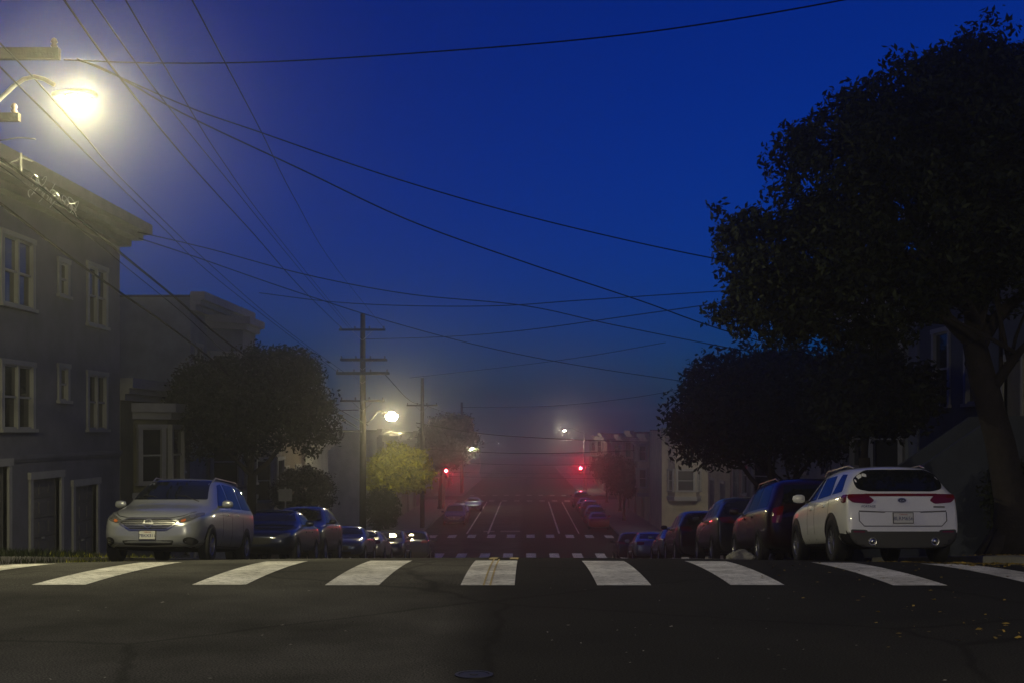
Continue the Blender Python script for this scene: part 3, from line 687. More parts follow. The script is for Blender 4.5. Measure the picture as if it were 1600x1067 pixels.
        put('grille_surround', patch(bvh, [Vector(p) for p in band([(-.57, .77), (-.40, .832), (.40, .832), (.57, .77)], .02)], 'x', -1, .016, M_CHROME, 'grille_surround', step=.08), g)
        rg = [(.075 * math.cos(a), .735 + .075 * math.sin(a)) for a in np.linspace(0, 2 * math.pi, 25)[:-1]]
        em = put('emblem', patch(bvh, [Vector(p) for p in band(rg + [rg[0]], .02)], 'x', -1, .026, M_CHROME, 'emblem', step=.05), g)
        put('emblem', patch(bvh, [Vector(p) for p in band([(-.10, .735), (.10, .735)], .032)], 'x', -1, .030, M_CHROME, 'emblem', step=.05), g)
        pat('lower_grille', [(-.50, .42), (.50, .42), (.44, .315), (-.44, .315)], 'x', -1, .005, M_BLACK, sm=1, step=.08)
        pat('lower_grille_trim', band([(-.46, .335), (0, .315), (.46, .335)], .02), 'x', -1, .014, M_CHROME, sm=0, step=.08)
        pat('bumper_lip', [(-.80, .30), (.80, .30), (.74, .225), (-.74, .225)], 'x', -1, .006, M_BLACK, sm=0, step=.1)
        pat('bonnet_gap', band([(-.78, .99), (-.62, .895), (-.42, .855), (.42, .855), (.62, .895), (.78, .99)], .014), 'x', -1, .003, M_BLACK, sm=0, step=.08)
        for s in (1, -1):
            MB().tube([(2.3 - h, s * .63, 1.70), (2.5 - h, s * .635, 1.785), (4.3 - h, s * .63, 1.79), (4.5 - h, s * .62, 1.73)], .015, 6).build('roof_rail', M_RIM, o)
        for s in (0.05, -.62):
            MB().tube([(1.30 - h, s, 1.225), (1.44 - h, s + .30, 1.345), (1.46 - h, s + .52, 1.365)], .012, 5).build('wiper', M_BLACK, o)
    else:
        z0 = .50 * k if kind not in ('sedan', 'compact') else .44
        pat('grille', [(-.40, z0 + .16), (.40, z0 + .16), (.34, z0), (-.34, z0)], 'x', -1, .006, M_BLACK, sm=1)
        pat('lower_grille', [(-.48, z0 - .06), (.48, z0 - .06), (.44, z0 - .15), (-.44, z0 - .15)], 'x', -1, .006, M_BLACK, sm=1)
    # rear
    if kind in ('sedan', 'compact'): tl = [(.44, .90), (.78, .92), (.80, .80), (.62, .76), (.46, .80)]
    elif kind == 'minivan': tl = [(.62, 1.18), (.84, 1.12), (.88, .82), (.70, .82)]
    else: tl = [(.44, .985 * k), (.56, 1.09 * k), (.84, 1.085 * k), (.86, 1.02 * k), (.80, .955 * k), (.52, .93 * k)]
    for s in (1, -1):
        pat('tail_light', tl if s > 0 else mirror(tl)[::-1], 'x', 1, .012, M_REDLENS, sm=1, step=.06)
        if hero == 'crossover':
            zz = [(4.08 - h, 1.03), (4.20 - h, 1.085), (4.36 - h, 1.085), (4.38 - h, .96), (4.24 - h, .95)]
            pat('tail_light', zz, 'y', s, .010, M_REDLENS, sm=1, step=.06)
    if kind in ('crossover', 'suv', 'wagon'):
        pat('rear_bumper', [(-.78, .49 * k), (.78, .49 * k), (.76, .25), (-.76, .25)], 'x', 1, .008, M_BLACK, sm=0, step=.08)
    if hero == 'crossover':
        pat('light_bar', [(-.58, 1.095), (.58, 1.095), (.58, 1.055), (-.58, 1.055)], 'x', 1, .010, M_REDLENS, sm=0, step=.08)
        pat('tailgate_gap', band([(-.70, .80), (-.70, .66), (-.62, .575), (.62, .575), (.70, .66), (.70, .80)], .014), 'x', 1, .003, M_BLACK, sm=0, step=.07)
        pat('tailgate_crease_shade', band([(-.70, .815), (-.3, .80), (.3, .80), (.70, .815)], .022), 'x', 1, .003, M_DTRIM, sm=0, step=.07)  # dark band painted along the fold for its shade
        pat('plate_recess', [(-.30, .80), (.30, .80), (.24, .615), (-.24, .615)], 'x', 1, .004, pmat, sm=1, step=.06)
        rg = [(.068 * math.cos(a), .985 + .036 * math.sin(a)) for a in np.linspace(0, 2 * math.pi, 25)[:-1]]
        em = pat('emblem', rg, 'x', 1, .010, M_BLACK, sm=0, step=.05)
        put('emblem_rim', patch(bvh, [Vector(p) for p in band(rg + [rg[0]], .010)], 'x', 1, .014, M_CHROME, 'emblem_rim', step=.05), em)
        hit = bvh.ray_cast(Vector((8, 0, .985)), Vector((-1, 0, 0)))[0]
        put('emblem_letters', text_mesh('KIA', .05, M_CHROME), em, Matrix.Translation((hit.x + .018, 0, .983)) @ Matrix.Rotation(R(90), 4, 'Z') @ Matrix.Rotation(R(80), 4, 'X'))
        hit = bvh.ray_cast(Vector((8, -.53, .885)), Vector((-1, 0, 0)))[0]
        put('badge_letters', text_mesh('SPORTAGE', .05, M_PBLUE), o, Matrix.Translation((hit.x + .010, -.555, .89)) @ Matrix.Rotation(R(97 - 15), 4, 'Z') @ Matrix.Rotation(R(80), 4, 'X'))
        pat('badge', [(.50, .895), (.68, .893), (.68, .87), (.50, .872)], 'x', 1, .008, M_DTRIM, sm=0, step=.06)
        for s in (1, -1):
            rf = [(.58, .515), (.84, .525), (.84, .455), (.56, .45)]
            q = pat('reflector_housing', rf if s > 0 else mirror(rf)[::-1], 'x', 1, .012, M_BLACK, sm=1, step=.06)
            rr = [(.62, .495), (.80, .50), (.80, .475), (.62, .472)]
            put('reflector', patch(bvh, [Vector(p) for p in (rr if s > 0 else mirror(rr)[::-1])], 'x', 1, .018, M_REDLENS, 'reflector', step=.06), q)
            MB().tube([(h - .35, s * .50, .335), (h - .02, s * .50, .335), (h + .015, s * .50, .335)], [.055, .062, .064], 14).lathe((h + .016, s * .50, .335), [(.064, 0), (.054, 0), (.05, -.12), (0, -.12)], 'x', 14).build('exhaust', M_CHROME, o, True)
            MB().tube([(1.95 - h, s * .60, 1.54), (2.15 - h, s * .605, 1.615), (3.55 - h, s * .60, 1.615), (3.8 - h, s * .59, 1.56)], .014, 6).build('roof_rail', M_RIM, o)
        MB().tube([(4.32 - h, 0, 1.20), (4.27 - h, .2, 1.27), (4.24 - h, .42, 1.30)], .010, 5).build('rear_wiper', M_BLACK, o)
        for xw in (x1, x2):
            for s in (1, -1):
                ar = [(xw - h + (wr + .085) * math.cos(a), wr + (wr + .085) * math.sin(a)) for a in np.linspace(.0, math.pi, 18)]
                pat('arch_trim', band(ar, .05), 'y', s, .012, M_BLACK, sm=0, step=.12)
    # registration plate
    if plate:
        pe, pz, dx = plate[1], plate[2], 0
        sg = -1 if pe == 'front' else 1
        zc = pz; hit = bvh.ray_cast(Vector((sg * 8, 0, zc)), Vector((-sg, 0, 0)))[0]
        rot = R(-90) if sg < 0 else R(90)
        mwp = Matrix.Translation((hit.x + sg * .022, 0, zc)) @ Matrix.Rotation(rot, 4, 'Z')
        p = MB().box(-.153, .153, -.004, .02, -.077, .077).build('license_plate', M_PLATE, o, mw=mwp)
        MB().box(-.165, .165, -.002, .024, -.089, -.0775).box(-.165, .165, -.002, .024, .0775, .089).box(-.165, -.1535, -.002, .024, -.0775, .0775).box(.1535, .165, -.002, .024, -.0775, .0775).build('plate_frame', M_BLACK, p)
        if plate[0]:
            put('plate_number', text_mesh(plate[0], .082, M_PBLUE), p, Matrix.Translation((0, -.0055, -.012)) @ Matrix.Rotation(R(90), 4, 'X'))
            put('plate_state', text_mesh('California', .034, M_PRED), p, Matrix.Translation((0, -.0055, .056)) @ Matrix.Rotation(R(90), 4, 'X'))
    if spare:
        hit = bvh.ray_cast(Vector((8, 0, .95)), Vector((-1, 0, 0)))[0]
        MB().lathe((hit.x - .02, 0, .95), [(.0, .20), (.26, .20), (.32, .17), (.345, .10), (.34, .0)], 'x', 24).build('spare_wheel_cover', M_BLACK, o, True)
    return o

SILVER = paint('silver', (.40, .415, .44), .5, .30); WHITEP = paint('white', (.80, .80, .78), .0, .28); DBLUE = paint('dark_blue', (.012, .018, .05), .4)
BLACKP = paint('black', (.010, .010, .011), .2); BLUEP = paint('blue', (.03, .06, .16), .45); CREAMP = paint('cream', (.42, .39, .30), .15); DREDP = paint('dark_red', (.022, .004, .005), .3)
PBLUEP = paint('pale_blue', (.22, .28, .38), .45); GREYP = paint('grey', (.10, .10, .11), .5); REDP = paint('red', (.26, .015, .018), .3); NAVYP = paint('navy', (.02, .028, .06), .4)
for k_, l_ in (('minivan', 2), ('crossover', 2)): body_for(k_, l_)
car('minivan', 'silver minivan parked at the left kerb with its chrome grille towards us', 'minivan', -7.30, 23.3, True, SILVER, ('7BKX311', 'front', .52), group='cars parked along the left kerb', cat='minivan')
car('crossover', 'white crossover parked at the right kerb with its tailgate towards us', 'crossover', 6.02, 19.4, False, WHITEP, ('8LRM656', 'rear', .705), group='cars parked along the right kerb', hero='crossover')
Lg = 'cars parked along the left kerb'; Rg = 'cars parked along the right kerb'
car('parked_car', 'dark blue sedan parked right behind the silver minivan', 'sedan', -6.85, 30.6, True, DBLUE, None, group=Lg)
car('parked_car', 'black four-wheel drive with a pale front plate, third car down the left kerb', 'suv', -7.15, 36.3, True, BLACKP, ('', 'front', .62), group=Lg)
car('parked_car', 'blue sedan with a pale front plate, parked below the utility pole', 'sedan', -7.1, 45.6, True, BLUEP, ('', 'front', .50), group=Lg)  # blue paint stands in for sky mirrored in the bodywork
car('parked_car', 'cream sedan lit by the street lamp, showing its boot and red tail light', 'sedan', -7.15, 52.3, False, CREAMP, None, group=Lg)
car('parked_car', 'small dark hatchback just right of the lamp-lit cream sedan', 'wagon', -7.05, 60.2, True, GREYP, None, group=Lg)
car('parked_car', 'dark boxy car last on the left kerb before the far crosswalk', 'suv', -6.5, 68.6, False, NAVYP, None, group=Lg)
car('parked_car', 'dark red family car hidden in front of the white crossover', 'minivan', 6.0, 25.3, False, DREDP, None, group=Rg)
car('parked_car', 'black tall four-wheel drive with a pale rear plate in the tree shade', 'suv', 6.0, 32.3, False, BLACKP, ('', 'rear', .80), group=Rg)
car('parked_car', 'dark red small four-wheel drive with a spare wheel on its tailgate', 'suv', 6.05, 41.0, False, DREDP, None, group=Rg, spare=True)
car('parked_car', 'silver-blue sedan half hidden behind the spare-wheel car', 'sedan', 6.15, 47.6, False, PBLUEP, None, group=Rg)
car('parked_car', 'pale blue sedan alone beyond the dark cars on the right kerb', 'sedan', 5.85, 56.0, False, PBLUEP, ('', 'rear', .62), group=Rg)
car('parked_car', 'dark car nearest the far crosswalk on the right kerb', 'wagon', 5.85, 66.5, False, BLACKP, None, group=Rg)
car('parked_car', 'red sedan first beyond the far crosswalk on the right', 'sedan', 6.0, 101.5, False, REDP, None, group=Rg)
car('parked_car', 'dark car behind the red sedan beyond the far crosswalk', 'wagon', 6.1, 108.5, False, GREYP, None, group=Rg)
car('parked_car', 'dusky red car fourth from the red signal on the far right kerb', 'wagon', 6.1, 117.0, False, DREDP, None, group=Rg)
car('parked_car', 'dark sedan second from the red signal on the far right kerb', 'sedan', 6.1, 126.0, False, BLACKP, None, group=Rg)
car('parked_car', 'dark red tall car just below the red signal', 'suv', 6.0, 134.0, False, DREDP, None, group=Rg)
car('parked_car', 'blue van-like car first beyond the far crosswalk on the left', 'minivan', -6.4, 106.0, True, BLUEP, None, group=Lg)
car('parked_car', 'pale sedan behind the blue car beyond the far crosswalk on the left', 'sedan', -6.5, 115.0, True, SILVER, None, group=Lg)
car('parked_car', 'shiny sedan glinting under the small white lamp far down the left', 'sedan', -5.7, 126.0, True, PBLUEP, None, group=Lg)

# ------------------------------------------------------------------ trees and plants
def leaf_mat(name, c, c2):
    m = bpy.data.materials.new(name); m.use_nodes = True; N, Lk = nt(m); b = N['Principled BSDF']
    g = N.new('ShaderNodeNewGeometry'); r = N.new('ShaderNodeValToRGB'); r.color_ramp.elements[0].color = (*c, 1); r.color_ramp.elements[1].color = (*c2, 1)
    Lk.new(g.outputs['Random Per Island'], r.inputs[0]); Lk.new(r.outputs[0], b.inputs['Base Color'])
    b.inputs['Roughness'].default_value = .6; b.inputs['Specular IOR Level'].default_value = .15
    return m
LEAF_DARK = leaf_mat('leaf_dark_green', (.006, .010, .004), (.022, .028, .010))
LEAF_OLIVE = leaf_mat('leaf_olive_green', (.008, .013, .005), (.026, .034, .012))
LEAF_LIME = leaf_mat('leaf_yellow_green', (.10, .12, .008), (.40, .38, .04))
LEAF_FALL = leaf_mat('leaf_fallen', (.10, .07, .02), (.40, .28, .05))
def leaf_cloud(name, lobes, n_clump, per, size, spread, m, parent, shell=.35, seed=1, core=True):
    """lobes: (x,y,z,rx,ry,rz) ellipsoids in world space; leaves gathered in clumps near their surface and thinner inside."""
    g = np.random.default_rng(seed); lb = np.array(lobes, float); vol = (lb[:, 3] * lb[:, 4] * lb[:, 5]) ** (2 / 3)
    idx = g.choice(len(lb), n_clump, p=vol / vol.sum()); d = g.normal(size=(n_clump, 3)); d /= np.linalg.norm(d, axis=1)[:, None]
    rr = np.where(g.random(n_clump) < 1 - shell, g.uniform(.80, 1.04, n_clump), g.uniform(.25, .85, n_clump) ** .6)
    c = lb[idx, :3] + d * lb[idx, 3:] * rr[:, None]
    c += np.clip(g.normal(size=c.shape), -1.5, 1.5) * spread * .8
    p = np.repeat(c, per, 0); dn = np.repeat(d, per, 0)
    p = p + np.clip(g.normal(size=p.shape), -1.7, 1.7) * spread
    n = len(p); nrm = g.normal(size=(n, 3)) + dn * .5 + np.array([0, 0, .5]); nrm /= np.linalg.norm(nrm, axis=1)[:, None]
    a = np.cross(nrm, g.normal(size=(n, 3))); a /= np.linalg.norm(a, axis=1)[:, None]; b = np.cross(nrm, a)
    s = size * g.uniform(.6, 1.35, n)[:, None]
    v = np.stack([p - a * s, p + b * s * .42 - a * s * .1, p + a * s + nrm * s * .15, p - b * s * .42 - a * s * .1], 1).reshape(-1, 3)
    me = bpy.data.meshes.new(name); me.vertices.add(4 * n); me.vertices.foreach_set('co', v.ravel().astype(np.float32))
    me.loops.add(4 * n); me.loops.foreach_set('vertex_index', np.arange(4 * n, dtype=np.int32))
    me.polygons.add(n); me.polygons.foreach_set('loop_start', np.arange(0, 4 * n, 4, dtype=np.int32)); me.update(calc_edges=True); me.validate()
    me.materials.append(m); return me
def limb(b, p0, p1, r0, r1, bend=.12, n=6, seg=6):
    p0, p1 = Vector(p0), Vector(p1); d = p1 - p0; pts = []; rs = []
    off = Vector((rnd(-1, 1), rnd(-1, 1), rnd(-.3, .6))) * d.length * bend
    for k in range(seg + 1):
        t = k / seg; pts.append(p0 + d * t + off * math.sin(math.pi * t) + Vector((rnd(-1, 1), rnd(-1, 1), 0)) * r0 * .15); rs.append(r0 + (r1 - r0) * t)
    b.tube(pts, rs, n); return pts
def tree(name, label, base, trunk, limbs, lobes, n_clump, per, size, spread, m, group, r0=.16, seed=1, shell=.35, bark=M_BARK):
    """trunk: list of (point, radius); limbs: end points; all in world space."""
    base = Vector(base); o = thing(name, label, 'tree', base, group=group); inv = Matrix.Translation(-base)
    b = MB(); pts = [p for p, _ in trunk]; rs = [r for _, r in trunk]
    b.tube([Vector(p) for p in pts], rs, 10)
    for r_ in range(5):                   # root flare
        a = r_ * 1.26 + rnd(-.3, .3); q = Vector(pts[0]); b.tube([q + Vector((math.cos(a) * rs[0] * 1.5, math.sin(a) * rs[0] * 1.5, -.05)), q + Vector((math.cos(a) * rs[0] * .55, math.sin(a) * rs[0] * .55, .35))], [rs[0] * .22, rs[0] * .45], 6)
    tr = b.build('trunk', bark, o, True, inv)
    lb = MB()
    for (s, e, ra, rb) in limbs:
        q = limb(lb, s, e, ra, rb)
        for k in range(4):
            st = q[random.randint(2, 5)]; L_ = random.choice(lobes)
            en = Vector((L_[0] + rnd(-.7, .7) * L_[3], L_[1] + rnd(-.7, .7) * L_[4], L_[2] + rnd(-.6, .8) * L_[5]))
            if (en - st).length > 3.2: en = st + (en - st).normalized() * 3.2
            limb(lb, st, en, rb * .8, .012, .1, 5, 4)
    lb.build('branches', bark, tr, True)
    me = leaf_cloud('crown', lobes, n_clump, per, size, spread, m, o, shell, seed)
    put('crown', me, o, inv); return o
def LB(px, py, d, rpx, rpy=None, rd=None):       # an ellipsoid lobe from where it shows
    p = P(px, py, d); r = rpx / F * d; return (p.x, p.y, p.z, r, rd or r, (rpy or rpx) / F * d)
TG = 'street trees along the pavements'
# big right tree
b0 = Vector((8.25, 20.6, sw(20.6)))
tr = [(b0, .38), (b0 + Vector((-.05, 0, .9)), .28), (b0 + Vector((-.2, .1, 1.9)), .25), (P(1535, 590, 20.7), .23), (P(1522, 535, 20.8), .20)]
f = tr[-1][0]
tree('street_tree', 'huge dark broadleaf tree with a thick leaning trunk behind the white crossover', b0, tr,
     [(f, P(1425, 440, 20.2), .15, .06), (f, P(1500, 380, 21.2), .19, .07), (f + Vector((0, 0, -.4)), P(1640, 430, 21), .17, .07), (f, P(1590, 330, 20), .15, .05), (P(1480, 500, 20.6), P(1300, 470, 20.5), .09, .03), (f + Vector((.2, 0, -1.0)), P(1620, 520, 19.6), .12, .05)],
     [LB(1555, 215, 20.6, 140, 130, 2.4), LB(1430, 205, 20.5, 110, 105, 2.2), LB(1310, 280, 20.2, 100, 115, 2.0), LB(1450, 340, 20.5, 170, 140, 2.8), LB(1600, 340, 20.8, 160, 150, 2.7), LB(1280, 400, 20.2, 110, 100, 2.0), LB(1185, 400, 20.0, 65, 62, 1.2), LB(1205, 475, 20.0, 82, 60, 1.3), LB(1330, 470, 20.3, 130, 75, 1.9), LB(1660, 250, 20.8, 130, 130, 2.2), LB(1530, 118, 20.4, 75, 58, 1.5), LB(1470, 140, 20.3, 45, 40, .8), LB(1360, 175, 20.2, 50, 42, .9), LB(1245, 235, 20.1, 36, 40, .7), LB(1150, 352, 20, 26, 24, .5)],
     2900, 40, .062, .10, LEAF_OLIVE, TG, seed=3, shell=.42)
# lower right tree, several stems
b1 = Vector((8.15, 39.0, sw(39)))
tr = [(b1, .26), (b1 + Vector((.0, 0, .8)), .22), (b1 + Vector((-.02, 0, 1.5)), .20)]
f = tr[-1][0]
tree('street_tree', 'broad low tree with fanned bare stems above the black parked cars on the right', b1, tr,
     [(f, P(1135, 690, 38.6), .10, .05), (f, P(1170, 680, 39.2), .10, .05), (f, P(1205, 690, 38.4), .09, .05), (f, P(1250, 690, 39.4), .10, .05), (f, P(1300, 690, 39.6), .09, .04)],
     [LB(1215, 640, 39, 150, 82, 3.0), LB(1115, 660, 39, 72, 66, 1.6), LB(1160, 610, 39, 82, 62, 2.0), LB(1260, 600, 39, 120, 58, 2.4), LB(1340, 640, 39, 110, 80, 2.2)],
     1500, 24, .11, .18, LEAF_DARK, TG, seed=5)
b1 = Vector((8.2, 29.5, sw(29.5)))
tr = [(b1, .20), (b1 + Vector((.05, 0, 1.2)), .16), (b1 + Vector((0, .1, 2.4)), .14)]
tree('street_tree', 'slim dark tree in the deep shade between the big tree and the broad low tree', b1, tr,
     [(tr[-1][0], P(1320, 590, 29.2), .09, .04), (tr[-1][0], P(1400, 570, 29.8), .09, .04)],
     [LB(1340, 610, 29.5, 78, 68, 1.3), LB(1400, 620, 29.5, 62, 52, 1.2)], 460, 22, .10, .15, LEAF_DARK, TG, seed=6)
# left street tree behind the minivan
b1 = Vector((-9.35, 41.0, sw(41)))
tr = [(b1, .20), (b1 + Vector((.03, 0, .9)), .165), (P(394, 742, 41), .15)]
f = tr[-1][0]
tree('street_tree', 'round-headed olive tree with forked trunk rising behind the silver minivan', b1, tr,
     [(f, P(350, 690, 40.7), .09, .04), (f, P(385, 670, 41.2), .10, .04), (f, P(445, 680, 41), .10, .045), (f, P(420, 650, 40.6), .08, .04)],
     [LB(390, 630, 41, 118, 78, 2.3), LB(300, 660, 41, 55, 55, 1.1), LB(335, 620, 40.8, 72, 56, 1.5), LB(455, 610, 41, 52, 62, 1.2), LB(490, 660, 41, 38, 45, .9), LB(430, 585, 41, 62, 42, 1.3)],
     1500, 24, .085, .14, LEAF_OLIVE, TG, seed=8)
# clipped round tree
b1 = Vector((-9.3, 50.5, sw(50.5)))
tree('clipped_tree', 'small clipped ball-shaped tree behind the black four-wheel drive on the left', b1, [(b1, .09), (b1 + Vector((0, 0, 1.0)), .08), (b1 + Vector((0, 0, 2.0)), .07)],
     [(b1 + Vector((0, 0, 1.9)), b1 + Vector((.3, .1, 2.9)), .05, .02), (b1 + Vector((0, 0, 1.9)), b1 + Vector((-.3, 0, 2.8)), .05, .02)],
     [(b1.x, b1.y, b1.z + 2.7, 1.2, 1.2, 1.08)], 520, 20, .07, .10, LEAF_DARK, TG, seed=9)
# lamp-lit yellow-green tree
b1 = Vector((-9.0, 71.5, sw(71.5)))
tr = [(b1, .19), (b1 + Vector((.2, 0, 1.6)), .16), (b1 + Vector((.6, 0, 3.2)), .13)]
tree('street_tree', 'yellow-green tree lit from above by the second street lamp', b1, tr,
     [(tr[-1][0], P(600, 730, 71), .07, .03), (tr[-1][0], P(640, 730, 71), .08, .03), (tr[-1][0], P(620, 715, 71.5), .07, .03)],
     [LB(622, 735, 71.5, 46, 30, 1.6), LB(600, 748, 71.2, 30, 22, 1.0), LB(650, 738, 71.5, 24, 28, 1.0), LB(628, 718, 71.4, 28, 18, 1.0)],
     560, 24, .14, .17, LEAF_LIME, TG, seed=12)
b1 = Vector((-9.4, 66.8, sw(66.8)))
tree('street_shrub', 'dark brown shrub at the foot of the utility pole, below the lamp-lit tree', b1, [(b1, .10), (b1 + Vector((.05, 0, .6)), .08), (b1 + Vector((.1, 0, 1.2)), .05)], [(b1 + Vector((.1, 0, 1.0)), b1 + Vector((.4, .1, 2.1)), .04, .015)],
     [LB(598, 795, 70, 24, 30, .8)], 200, 22, .09, .13, LEAF_DARK, TG, seed=13)
# trees past the far intersection
b1 = Vector((-9.4, 131, sw(131)))
tr = [(b1, .24), (b1 + Vector((0, 0, 1.8)), .2), (b1 + Vector((.1, 0, 3.5)), .17)]
tree('street_tree', 'hazy dark tree beyond the far intersection, left of the small white lamp', b1, tr,
     [(tr[-1][0], P(690, 690, 131), .12, .05), (tr[-1][0], P(715, 690, 131), .12, .05)],
     [LB(700, 690, 131, 42, 36, 2.8), LB(715, 678, 131, 26, 25, 1.8), LB(668, 710, 131, 26, 22, 2.0), LB(655, 732, 131, 20, 18, 1.4)], 700, 22, .24, .34, LEAF_DARK, TG, seed=14)
for i, (px, d, r, l) in enumerate(((975, 112, 24, 'hazy small tree right of the red signal, above the red sedan'), (1000, 126, 20, 'hazy small tree between the red signal and the cream corner house'), (948, 143, 17, 'faint tree directly right of the red signal'))):
    x = (px - VX) / F * d; b1 = Vector((min(max(x, 8.3), 9.6), d, sw(d)))
    tree('street_tree', l, b1, [(b1, .14), (b1 + Vector((0, 0, 1.4)), .12), (b1 + Vector((.1, 0, 2.6)), .1)], [(b1 + Vector((.1, 0, 2.4)), b1 + Vector((.6, .1, 4)), .06, .03), (b1 + Vector((.1, 0, 2.4)), b1 + Vector((-.6, .1, 4)), .06, .03)],
         [(b1.x, d, b1.z + 4.0, 1.6, 1.6, 1.5), (b1.x + .5, d, b1.z + 3.4, 1.2, 1.2, 1.1)], 220, 20, .16, .24, LEAF_DARK, TG, seed=20 + i)
for i, (x, d, h_, l) in enumerate(((9.3, 47.5, 1.9, 'leafy shrub on the pavement above the spare-wheel car'), (9.6, 44.4, 1.7, 'dark shrub left of the black four-wheel drive on the right pavement'), (9.9, 24.2, 1.8, 'dark bush in the shade between the white crossover and the stoop'))):
    b1 = Vector((x, d, sw(d)))
    tree('shrub', l, b1, [(b1, .07), (b1 + Vector((0, 0, .4)), .06), (b1 + Vector((.05, 0, .9)), .04)], [(b1 + Vector((0, 0, .6)), b1 + Vector((.3, 0, 1.4)), .03, .012)], [(x, d, b1.z + h_ * .62, .75, .7, h_ * .42)], 170, 22, .07, .11, LEAF_DARK, 'shrubs on the pavements', seed=30 + i)
# weeds at the left kerb, fallen leaves at the right one
def scatter(name, n, rect, m, size, flat, seed, hmax=0.):
    g = np.random.default_rng(seed); b = MB()
    for _ in range(n):
        x = g.uniform(rect[0], rect[1]); y = g.uniform(rect[2], rect[3])
        if rect[4] == 'kerb' and g.random() < .6: x = rect[5] + g.normal() * .22
        zz = (rz(x, y) + .008) if KL < x < KR else sw(y) - .01
        if flat:
            a = g.uniform(0, 6.28); s = size * g.uniform(.5, 1.4); c, d_ = math.cos(a) * s, math.sin(a) * s; t = g.uniform(0, .6) * s
            b.poly([(x - c, y - d_, zz), (x - d_ * .45, y + c * .45, zz + t), (x + c, y + d_, zz + t * .6), (x + d_ * .45, y - c * .45, zz)])
        else:
            h_ = g.uniform(.3, 1) * hmax; a = g.uniform(0, 6.28); w = size; lx, ly = g.normal() * h_ * .35, g.normal() * h_ * .35
            b.poly([(x - math.cos(a) * w, y - math.sin(a) * w, zz - .02), (x + math.cos(a) * w, y + math.sin(a) * w, zz - .02), (x + lx, y + ly, zz + h_)])
    return tag(b.build(name, m), kind='stuff')
scatter('weeds', 2600, (-9.9, -8.45, 17.2, 24.5, 'kerb', -8.72), LEAF_OLIVE, .012, False, 4, .17)
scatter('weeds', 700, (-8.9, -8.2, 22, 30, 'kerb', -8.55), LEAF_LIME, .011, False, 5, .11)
scatter('fallen_leaves', 900, (5.6, 7.9, 15.8, 20.5, 'kerb', 7.1), LEAF_FALL, .035, True, 6)
scatter('fallen_leaves', 110, (2.6, 5.6, 9.0, 16.5, 'x', 0), LEAF_FALL, .022, True, 7)
scatter('fallen_leaves', 60, (3.6, 5.2, 9.6, 10.6, 'x', 0), LEAF_FALL, .03, True, 8)
scatter('fallen_leaves', 90, (-6, 3, 7.3, 12.8, 'x', 0), mat('litter', (.22, .21, .19), .9), .016, True, 9)

# ------------------------------------------------------------------ poles, street lamps, signals
def insulator(b, p): b.lathe(p, [(.02, 0), (.055, .03), (.03, .07), (.055, .09), (.035, .14), (.0, .16)], 'z', 8)
def pole(label, x, y, ztop, arms, r=.15, group='utility poles'):
    zb = sw(y); o = thing('utility_pole', label, 'utility pole', (x, y, zb), group=group); h = ztop - zb
    MB().tube([(0, 0, -.3), (0, 0, h * .5), (0, 0, h)], [r * 1.15, r, r * .78], 12).build('post', M_WOOD, o, True)
    for (z, xa, xb, th, double) in arms:
        zz = z - zb; b = MB()
        for yo in ((-r - .06, r + .06) if double else (-r - .06,)): b.box(xa, xb, yo - .05, yo + .05, zz - th / 2, zz + th / 2)
        a = b.build('crossarm', M_WOOD, o)
        br = MB(); 
        for s in (-1, 1): br.tube([(s * .55 * min(1, (xb - xa) / 2.4), -r - .01, zz - th / 2), (s * .02, -r - .01, zz - .55)], .016, 5)
        br.build('brace', M_STEEL, a)
        n = 4
        for k in range(n):
            X = xa + .08 + k * (xb - xa - .16) / (n - 1)
            if abs(X) < .2: continue
            q = MB(); insulator(q, (X, -r - .06, zz + th / 2)); q.build('insulator', M_PORC, a, True)
    return o
PX = -8.75
pole('near wooden utility pole just off the left edge, its crossarms reaching in beside the lamp', PX, 18.5, 8.6, [(P(0, 92, 18.5).z, -1.7, 1.72, .17, False), (P(0, 190, 18.5).z, -1.1, 1.12, .12, False)], .17)
pole('tall wooden utility pole with three crossarms beside the second street lamp', -8.93, 66, P(0, 490, 66).z, [(P(0, 516, 66).z, -1.25, 1.25, .11, False), (P(0, 562, 66).z, -1.2, 1.3, .12, True), (P(0, 583, 66).z, -1.42, 1.42, .14, True), (P(0, 626, 66).z, -1.2, 1.2, .10, False)], .17)
pole('bare hazy utility pole right of the second street lamp', -8.9, 103, P(0, 590, 103).z, [(P(0, 633, 103).z, -1.3, 1.3, .13, False)], .17)
pole('faintest utility pole, above the dark hazy tree', -9.0, 167, P(0, 628, 167).z, [(P(0, 650, 167).z, -1.3, 1.3, .16, False)], .2)
